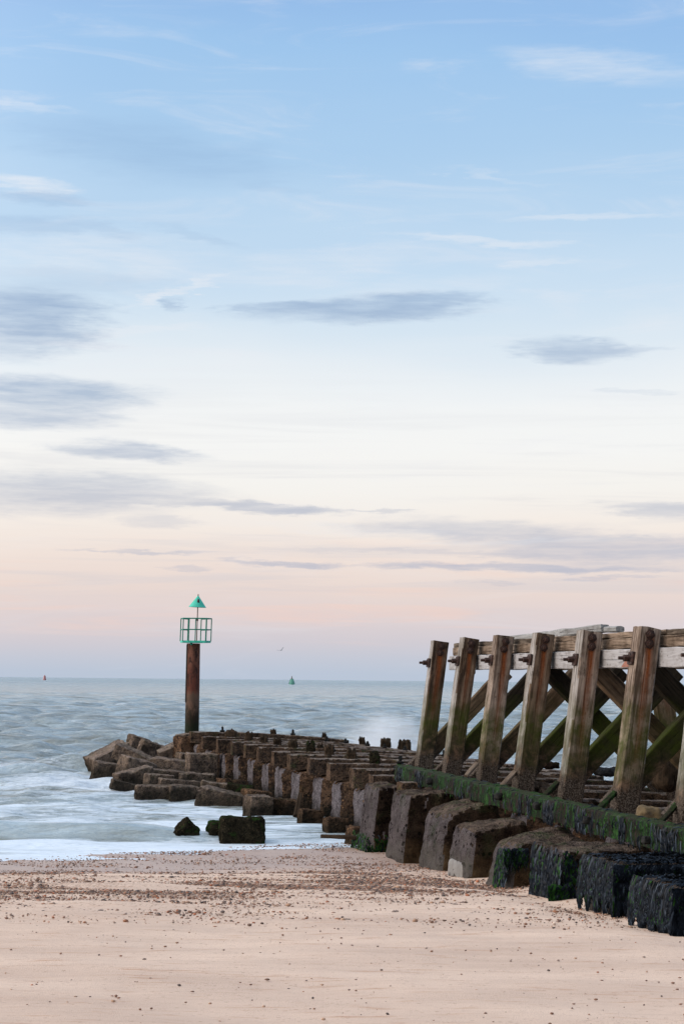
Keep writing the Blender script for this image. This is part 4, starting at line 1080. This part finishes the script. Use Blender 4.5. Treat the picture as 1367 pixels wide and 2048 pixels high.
g0 = P(562, 1300.5, 215)
bm = bmesh.new()
def gullmesh():
    # body spindle with swept, raised wings as one surface
    secs = []
    n = 10
    for i in range(n + 1):
        t_ = i / n; rr = .06 * math.sin(math.pi * min(1, t_ * .95 + .03)) ** .7
        secs.append([bm.verts.new(Vector((-.22 + .44 * t_, math.cos(a * .785) * rr, math.sin(a * .785) * rr + .0))) for a in range(8)])
    for i in range(n):
        for a in range(8): bm.faces.new((secs[i][a], secs[i][(a + 1) % 8], secs[i + 1][(a + 1) % 8], secs[i + 1][a]))
    bm.faces.new(secs[0][::-1]); bm.faces.new(secs[-1])
    for s in (-1, 1):
        prev = None
        for (d, up_, x, ch) in ((.03, .01, 0, .16), (.2, .10, .03, .15), (.36, .22, .02, .11), (.55, .28 if s > 0 else .12, -.05, .03)):
            cur = [bm.verts.new(Vector((x + ch / 2, s * d, up_))), bm.verts.new(Vector((x - ch / 2, s * d, up_ + .012))), bm.verts.new(Vector((x - ch / 2, s * d, up_ - .003))), bm.verts.new(Vector((x + ch / 2, s * d, up_ - .012)))]
            if prev:
                for a in range(4): bm.faces.new((prev[a], prev[(a + 1) % 4], cur[(a + 1) % 4], cur[a]))
            prev = cur
        bm.faces.new(prev)
gullmesh()
o = link("seagull", from_bm("seagull", bm), M_GULL, None, Matrix.Translation(g0) @ Euler((R(-28), R(10), R(65))).to_matrix().to_4x4() @ Matrix.Scale(.8, 4))
tag(o, 'distant grey seagull flying low above the horizon with raised wings', 'bird')

# ------------------------------------------------------------------ spray thrown up beyond the groyne
sc_ = P(768, 1462, 76)
def f(q): return (sc_.x + q[0] * 2.3, sc_.y + q[1] * 2.2, sc_.z - .1 + q[2] * 1.4)
me = rough_mesh("sea_spray", f, 8, 2, 1, .1, .8, 0, 9, 8)
mv = bpy.data.materials.new("spray_mist"); mv.use_nodes = True; mv.node_tree.nodes.clear(); t = NT(mv.node_tree)
pv = t.n.new('ShaderNodeVolumePrincipled'); ov_ = t.n.new('ShaderNodeOutputMaterial'); t.l.new(pv.outputs[0], ov_.inputs['Volume'])
pos_ = t.n.new('ShaderNodeNewGeometry').outputs['Position']
rel = t.vmath('MULTIPLY', t.vmath('SUBTRACT', pos_, (sc_.x, sc_.y, sc_.z - .5)), (1 / 2.1, 1 / 2.0, 1 / 1.6))
rl = t.vmath('LENGTH', rel)
nn = t.noise(pos_, 1.6, 4, .6)
dn = t.math('MULTIPLY', t.mr(t.math('ADD', rl, t.math('MULTIPLY', t.math('SUBTRACT', nn, .5), .9)), .95, .1, 0, 1, True), .85)
t.l.new(dn, pv.inputs['Density']); pv.inputs['Color'].default_value = (.95, .97, 1, 1); pv.inputs['Anisotropy'].default_value = .2
o = link("sea_spray", me, mv); tag(o, 'soft white plume of spray breaking beyond the groyne deck', 'spray', kind='stuff')
